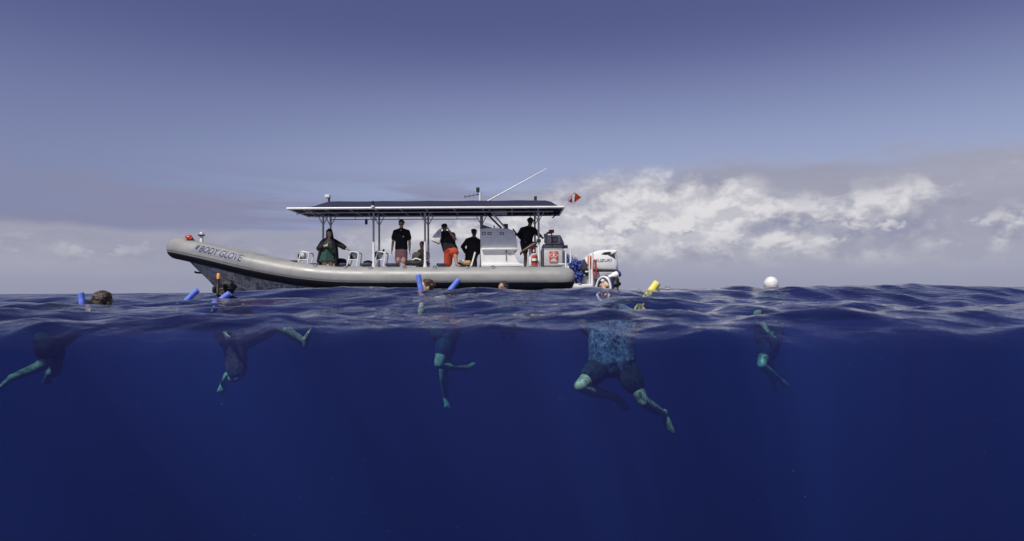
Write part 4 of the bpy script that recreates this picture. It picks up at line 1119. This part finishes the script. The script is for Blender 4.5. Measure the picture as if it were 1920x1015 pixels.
# --- man in black T-shirt and pink shorts
def shirtlogo(root, J, s, f, up, k):
    shades(root, J, s, f, up, k)
    c = J['chest'] + Vector((.085, -.155, -.06)); bm = bmesh.new()
    bm.faces.new([bm.verts.new(c + Vector(v)) for v in ((-.02, 0, -.02), (.012, 0, -.024), (.02, 0, .01), (.004, 0, .026), (-.014, 0, .016))]); mesh_obj('chest_logo', from_bm(bm, 'chest_logo', False), 'cloth_white', root)
person('person', 'standing man in black T-shirt, sunglasses and pink shorts', jj(21.2, head=(752.5, 420.5), neck=(752.5, 430.5), chest=(752.5, 441), belly=(752.5, 456), pelvis=(752.5, 470),
       sL=(741.5, 435.5), eL=(737, 453, .02), wL=(735, 470, -.08), sR=(764, 435.5), eR=(768, 453, .02), wR=(768, 470, -.08),
       hL=(747.5, 474), kL=(746.5, 497), aL=(746, 519, .04), tL=(744.5, 521, -.12), hR=(757.5, 474), kR=(758, 497), aR=(758.5, 519, .04), tR=(760, 521, -.12)),
       face=(0.0, -1, -0.35), skin='skin_fair', hair='hair_brown', k=1.02, clothes=[('pink_shorts', 'cloth_pink', 'bottom', {'leg': .68}), ('black_shirt', 'cloth_black', 'top', {'sleeve': .62, 'hem': .75, 'grow': .022})], parts=shirtlogo)

# --- seated child
person('person', 'child sitting low behind the olive backpack', jj(21.25, head=(791, 459.5), neck=(791, 468), chest=(791, 476), belly=(791, 486), pelvis=(791, 495),
       sL=(785, 472), eL=(784, 482), wL=(783, 490, -.1), sR=(797, 472), eR=(799, 482), wR=(798, 490, -.1), hL=(788, 497), kL=(782, 494, -.3), aL=(782, 514, -.32), tL=(781, 517, -.46), hR=(795, 497), kR=(799, 494, -.3), aR=(799, 514, -.32), tR=(800, 517, -.46)),
       face=(-0.5, -0.85, 0), skin='skin_tan', k=0.88, clothes=[('dark_shorts', 'cloth_navy', 'bottom', {'leg': .9})], thick=.82)

# --- man in black tank top and red shorts
person('person', 'man in black tank top and red shorts with one foot up on the tube', jj(21.0, head=(833.5, 427.5), neck=(834, 436), chest=(838, 446), belly=(841, 459), pelvis=(845, 470),
       sL=(826, 441), eL=(819, 446, .05), wL=(825.5, 433, -.06), sR=(848, 441, .03), eR=(853.5, 448.5, -.06), wR=(842, 432.5, -.17),
       hL=(841, 475), kL=(840, 494, .05), aL=(838, 514, .12), tL=(836, 517, -.05), hR=(850, 473), kR=(852.5, 473.5, -.33), aR=(856.5, 496, -.50), tR=(862, 498.5, -.63)),
       face=(0.25, -0.95, -0.05), skin='skin_tan', k=1.03, thick=1.18, clothes=[('red_shorts', 'cloth_red', 'bottom', {'leg': .98, 'grow': .028}), ('black_tank_top', 'cloth_black', 'top', {'sleeve': .12, 'hem': .9, 'grow': .024}), ('dark_cap', 'cloth_black', 'custom', {'fn': lambda bm, J, k: (ell(bm, J['head'] + Vector((0, .0, .06)), .088, .1, .07), cone(bm, J['head'] + Vector((.02, -.08, .055)), .05, J['head'] + Vector((.03, -.15, .045)), .04))})])
bg_ = thing('shoulder_bag', W(824, 448, 20.8), 'white cloth bag held over the shoulder of the man in red shorts', 'bag')
bm = bmesh.new(); prism(bm, PX([(821, 432), (827, 434), (827, 446), (824, 457.5), (817, 455), (808.5, 451), (812, 443)], 20.80), 20.76, 20.86, 0.02); mesh_obj('bag_body', from_bm(bm, 'bag_body'), 'cloth_white', bg_)
bm = bmesh.new(); prism(bm, PX([(811.5, 451.5), (823.8, 457), (823.4, 458.6), (811, 453.2)], 20.78), 20.75, 20.87, 0.008); mesh_obj('bag_hem', from_bm(bm, 'bag_hem'), 'bag_black', bg_)
bm = bmesh.new(); prism(bm, PX([(821.4, 438), (822.8, 437.4), (823, 439.4), (821.6, 439.8)], 20.755), 20.750, 20.758); mesh_obj('bag_mark', from_bm(bm, 'bag_mark', False), 'bag_black', bg_)
tube_obj('bag_strap', catmull([W(821.5, 433, 20.8), W(824, 430, 20.83), W(827, 434, 20.82)], 5), 0.012, 'cloth_white', bg_, 8)

# --- man in black, back turned, hand on hip
person('person', 'man all in black with his back turned beside the steering console', jj(21.3, head=(889, 437), neck=(889, 446), chest=(887.5, 455), belly=(885, 468), pelvis=(883, 481),
       sL=(876.5, 451), eL=(867.5, 463, .06), wL=(874, 474.5, .02), sR=(896.5, 452), eR=(899, 465), wR=(896, 477, -.05), hL=(878, 485), kL=(875, 503), aL=(874, 518), tL=(871, 521, .15), hR=(888, 485), kR=(890, 503), aR=(890, 518), tR=(890, 521, .15)),
       face=(0.25, 0.95, 0), skin='skin_dark', k=1.0, clothes=[('black_wetsuit_legs', 'cloth_black', 'bottom', {'leg': 1.8, 'grow': .01}), ('black_rash_guard', 'cloth_black', 'top', {'sleeve': 1.85, 'grow': .014, 'hem': 1.0})])

# --- crew member leaning on the stern post, one leg crossed
person('person', 'dark silhouetted crew member leaning on the stern canopy post with one leg crossed', jj(21.25, head=(994.5, 416), neck=(992.5, 426), chest=(990.5, 434.5), belly=(988.5, 446), pelvis=(986, 457),
       sL=(979.5, 430.5), eL=(973, 440.5, .1), wL=(980.5, 450, -.05), sR=(1002, 431.5), eR=(1008, 439, -.05), wR=(1013.5, 443.5, -.2), hL=(983, 461), kL=(985.5, 481, -.05), aL=(984.5, 503, .02), tL=(983.5, 509, -.12), hR=(991, 460), kR=(1004, 456.5, -.34), aR=(981.5, 470, -.46), tR=(976.5, 475.5, -.55)),
       face=(0.35, 0.7, 0), skin='skin_dark', k=1.02, clothes=[('black_board_shorts', 'cloth_black', 'bottom', {'leg': .45}), ('black_long_shirt', 'cloth_black', 'top', {'sleeve': 1.7, 'grow': .016, 'hem': .9}), ('black_cap', 'cloth_black', 'custom', {'fn': lambda bm, J, k: (ell(bm, J['head'] + Vector((0, 0, .055)), .09, .1, .075), cone(bm, J['head'] + Vector((.07, .0, .045)), .035, J['head'] + Vector((.13, .01, .03)), .02))})])

# ------------------------------------------------------------------ swimmers
YA_ = 7.7
def suit_caps(*a): pass
person('person', 'swimmer with dark wet hair floating at the far left', jj(YA_, head=(195, 567), neck=(181, 578), chest=(165, 588, .05), belly=(130, 612, .05), pelvis=(98, 634),
       sL=(186, 588, .22), eL=(206, 596, .35), wL=(190, 590, .55), sR=(158, 576, -.16), eR=(142, 594, -.20), wR=(160, 588, -.30),
       hL=(98, 640, .1), kL=(106, 694, .08), aL=(92, 700, .50), tL=(88, 716, .58), hR=(86, 640, -.1), kR=(86, 680, -.12), aR=(22, 709, -.05), tR=(-2, 730, -.02)),
       face=(0.25, 0.95, 0.0), skin='skin_fair', hair='hair_brown', k=1.02, thick=1.14, voxel=.010, hairlen=.10, clothes=[('swim_trunks', 'cloth_swim', 'bottom', {'leg': .10, 'grow': .01}), ('dark_rash_guard', 'cloth_swim', 'top', {'sleeve': 1.8, 'hem': .7}), ('wet_hair', 'hair_dark', 'custom', {'fn': lambda bm, J, k: (ell(bm, J['head'] + Vector((-.01, -.02, .02)), .100, .11, .102), cone(bm, J['head'] + Vector((-.05, -.04, -.01)), .085, J['neck'] + Vector((-.02, -.03, 0)), .085))})])
def snorkelB(root, J, s, f, up, k):
    h = J['head']
    bm = bmesh.new(); sweep(bm, catmull([W(413, 556, 7.9), W(408.5, 552, 7.85), W(408.3, 535, 7.9), W(409.6, 523, 7.92)], 5), .017, 10); t_ = mesh_obj('snorkel', from_bm(bm, 'snorkel'), 'black_rubber', root)
    bm = bmesh.new(); sweep(bm, [W(409.6, 523.5, 7.92), W(409.8, 514, 7.93), W(409.9, 512.6, 7.93)], [.020, .020, .014], 10); mesh_obj('snorkel_tip', from_bm(bm, 'snorkel_tip'), 'snorkel_orange', t_)
    bm = bmesh.new(); bx(bm, h + f * .09 - s * .08 - up * .03 - Vector((.03, .02, 0)), h + f * .12 + s * .08 + up * .05 + Vector((.02, .02, 0)), .02); mesh_obj('dive_mask', from_bm(bm, 'dive_mask'), 'black_rubber', root)
    bm = bmesh.new(); sweep(bm, [h + up * .02 + .094 * (math.cos(a) * s + math.sin(a) * f * 1.12) for a in [q * math.pi / 12 for q in range(24)]], .011, 6, closed=True); mesh_obj('mask_strap', from_bm(bm, 'mask_strap'), 'black_rubber', root)
person('person', 'snorkeller in dark red shorts with black snorkel in front of the bow', jj(8.1, head=(423, 545), neck=(427, 562), chest=(428, 580), belly=(432, 608), pelvis=(444, 634),
       sL=(409, 576, -.05), eL=(412, 600, -.2), wL=(420, 620, -.3), sR=(448, 574, .05), eR=(468, 588, .15), wR=(455, 604, -.05),
       hL=(440, 641), kL=(445, 706, -.16), aL=(424, 708, .28), tL=(415, 732, .26), hR=(456, 636), kR=(516, 609, -.1), aR=(570, 641, .02), tR=(579, 624, .0)),
       face=(-0.9, 0.1, 0.0), skin='skin_fair', hair='hair_black', k=1.0, thick=1.16, voxel=.010, clothes=[('red_swim_shorts', 'cloth_maroon', 'bottom', {'leg': .82, 'grow': .024}), ('dark_rash_vest', 'cloth_navy', 'top', {'sleeve': .6, 'hem': .6})], parts=snorkelB)
person('person', 'swimmer holding a blue noodle at the middle of the boat', jj(9.6, head=(799, 540), neck=(806, 555), chest=(812, 572), belly=(822, 598), pelvis=(836, 624),
       sL=(798, 570, -.1), eL=(790, 588, -.2), wL=(792, 566, -.25), sR=(826, 566, .1), eR=(845, 578, .1), wR=(846, 560, 0),
       hL=(838, 632, -.08), kL=(823, 682, -.2), aL=(876, 690, .15), tL=(886, 683, .22), hR=(842, 632, .1), kR=(832, 690, .2), aR=(835, 742, .5), tR=(838, 760, .5)),
       face=(-0.8, -0.4, 0.1), skin='skin_fair', hair='hair_brown', k=1.0, thick=1.28, voxel=.011, clothes=[('blue_swimsuit', 'cloth_swim', 'bottom', {'leg': .15, 'grow': .01}), ('blue_top', 'cloth_swim', 'top', {'sleeve': 0, 'hem': 1})])
person('person', 'distant swimmer whose dark head shows against the stern half of the tube', jj(12.5, head=(943, 541), neck=(945, 553), chest=(947, 568), belly=(950, 590), pelvis=(953, 612),
       sL=(936, 566), eL=(928, 578), wL=(934, 566, -.1), sR=(958, 566), eR=(968, 576), wR=(962, 566, -.1), hL=(949, 617), kL=(944, 622, .38), aL=(946, 632, .75), tL=(946, 636, .9), hR=(957, 617), kR=(964, 624, .38), aR=(962, 634, .75), tR=(963, 638, .9)),
       face=(-0.6, -0.7, 0.15), skin='skin_tan', hair='hair_black', k=1.0, voxel=.013, clothes=[('blue_leggings', 'cloth_swim', 'bottom', {'leg': 1.9, 'grow': .008}), ('blue_top', 'cloth_swim', 'top', {'sleeve': 1.8, 'hem': 1, 'grow': .01})])
def ffmask(root, J, s, f, up, k):
    h = J['head']; c = h + f * .055 - up * .005
    bm = bmesh.new(); sweep(bm, [c + f * .04 + .078 * math.cos(a) * s + .115 * math.sin(a) * up for a in [q * math.pi / 16 for q in range(32)]], .010, 8, closed=True); mk = mesh_obj('full_face_mask', from_bm(bm, 'full_face_mask'), 'mask_white', root)
    bm = bmesh.new(); sweep(bm, [c + f * .02 + .082 * math.cos(a) * s + .116 * math.sin(a) * up for a in [q * math.pi / 16 for q in range(32)]], .016, 8, closed=True); mesh_obj('mask_skirt', from_bm(bm, 'mask_skirt'), 'blue_plastic', mk)
    a0 = W(1127, 528, 6.45); a1 = W(1157, 514.5, 6.5)
    bm = bmesh.new(); sweep(bm, [a0, a0.lerp(a1, .1), a0.lerp(a1, .72), a0.lerp(a1, .76), a1], [.010, .024, .026, .032, .032], 12); sn = mesh_obj('snorkel', from_bm(bm, 'snorkel'), 'mask_white', mk)
    bm = bmesh.new(); sweep(bm, [a1, a1.lerp(a0, -.14), a1.lerp(a0, -.18)], [.033, .033, .022], 12); mesh_obj('snorkel_cap', from_bm(bm, 'snorkel_cap'), 'blue_plastic', sn)
person('person', 'snorkeller in white full-face mask and pale blue top below the outboard motor', jj(6.5, head=(1141, 542), neck=(1146, 572), chest=(1146, 604, .05), belly=(1145, 642), pelvis=(1148, 678),
       sL=(1114, 597, .03), eL=(1104, 622, .16), wL=(1118, 650, .34), sR=(1178, 595, .07), eR=(1194, 618, -.08), wR=(1198, 594, -.2),
       hL=(1128, 686, -.02), kL=(1087, 724, -.26), aL=(1156, 746, .12), tL=(1172, 764, .16), hR=(1170, 686), kR=(1206, 752, -.12), aR=(1246, 778, .18), tR=(1255, 804, .18)),
       face=(-0.62, -0.78, 0.05), skin='skin_fair', hair='hair_black', k=1.02, thick=1.0, voxel=.009, clothes=[('black_swim_shorts', 'cloth_navy', 'bottom', {'leg': .40, 'grow': .020}), ('pale_blue_rash_guard', 'cloth_blue', 'top', {'sleeve': .5, 'hem': .95, 'grow': .042})], parts=ffmask)
def capF(root, J, s, f, up, k):
    h = J['head']; bm = bmesh.new(); ell(bm, h + up * .03, .098, .104, .105, s, f, up); mesh_obj('white_swim_cap', fuse(bm, 'white_swim_cap', .009, 2), 'cap_white', root)
    bm = bmesh.new(); sweep(bm, [h - up * .03 + .100 * (math.cos(a) * s + math.sin(a) * f * 1.05) for a in [q * math.pi / 12 for q in range(24)]], .012, 6, closed=True); mesh_obj('goggle_strap', from_bm(bm, 'goggle_strap'), 'black_rubber', root)
    bm = bmesh.new(); ell(bm, h - up * .06 - f * .02, .085, .09, .05, s, f, up); mesh_obj('hair', from_bm(bm, 'hair'), 'hair_black', root)
person('person', 'lone swimmer in a white cap to the right of the boat', jj(9.4, head=(1446, 537), neck=(1447, 555), chest=(1446, 574), belly=(1442, 604), pelvis=(1441, 630),
       sL=(1428, 570), eL=(1418, 592, -.1), wL=(1440, 622, -.3), sR=(1464, 570), eR=(1478, 586, .05), wR=(1468, 604, -.2), hL=(1440, 640, -.08), kL=(1428, 684, -.28), aL=(1462, 712, .05), tL=(1474, 724, .1), hR=(1448, 638, .1), kR=(1444, 684, .3), aR=(1450, 716, .6), tR=(1454, 730, .65)),
       face=(0.3, 0.9, 0.05), skin='skin_fair', k=1.0, thick=1.12, voxel=.011, crown=False, clothes=[('blue_swimsuit', 'cloth_swim', 'bottom', {'leg': .12, 'grow': .01}), ('blue_top', 'cloth_swim', 'top', {'sleeve': 0, 'hem': 1})], parts=capF)

# ------------------------------------------------------------------ foam noodles
def noodle(pts, y, r, mat, label):
    P_ = catmull([W(p[0], p[1], y + (p[2] if len(p) > 2 else 0)) for p in pts], 8)
    d0 = (P_[0] - P_[1]).normalized()
    bm = bmesh.new(); seg = 16
    # open ends with the hole down the middle
    a = sweep(bm, [P_[0] - d0 * .05, P_[0] - d0 * .001, P_[0]] + P_[1:], [r * .34, r * .36, r * .9] + [r] * (len(P_) - 1), seg, cap=False)
    o = mesh_obj('pool_noodle', from_bm(bm, 'pool_noodle'), mat, None)
    return tag(o, label, 'pool noodle', 'foam noodles the swimmers hold')
noodle([(151.5, 549), (153, 560), (155, 575), (164, 600, .1), (190, 616, .3)], 7.4, .031, 'noodle_blue', 'upright blue foam noodle by the swimmer at the far left')
noodle([(371, 544), (358, 556), (347, 567), (338, 580, .1), (336, 590, .25)], 7.6, .031, 'noodle_blue', 'blue foam noodle leaning alone to the left of the bow snorkeller')
noodle([(431, 550), (420, 558), (411, 566), (405, 576, .05), (402, 584, .2)], 7.3, .031, 'noodle_blue', 'blue foam noodle in front of the bow snorkeller')
noodle([(784, 515), (787, 532), (790, 547), (795, 565, .1), (806, 580, .35)], 9.3, .036, 'noodle_blue', 'near-upright blue foam noodle in front of the middle of the grey tube')
noodle([(861, 524), (852, 535), (841, 548), (832, 562, .1), (822, 572, .35)], 9.3, .036, 'noodle_blue', 'slanting blue foam noodle right of the swimmer at the middle of the boat')
noodle([(1233, 530), (1225, 541), (1215, 554), (1206, 568, .05), (1196, 580, .25)], 6.3, .036, 'noodle_yellow', 'yellow foam noodle right of the outboard motor')

# ------------------------------------------------------------------ drifting specks in the water
rs = random.Random(5); bm = bmesh.new()
for q in range(45):
    y = rs.uniform(2.6, 7.5); px = rs.uniform(0, 1920); py = rs.uniform(660, 1010)
    c = W(px, py, y)
    if c.z > -0.15: continue
    s_ = rs.uniform(.0010, .0032) * (y / 4)
    r_ = bmesh.ops.create_icosphere(bm, subdivisions=1, radius=s_, matrix=Matrix.Translation(c))
    for v in r_['verts']: v.co.z = c.z + (v.co.z - c.z) * rs.uniform(.6, 1.6)
pl = mesh_obj('plankton_specks', from_bm(bm, 'plankton_specks'), pm('pale_speck', (0.25, 0.26, 0.26), 0.8), None)
pl['kind'] = 'stuff'; pl['label'] = 'tiny pale specks drifting in the blue water'
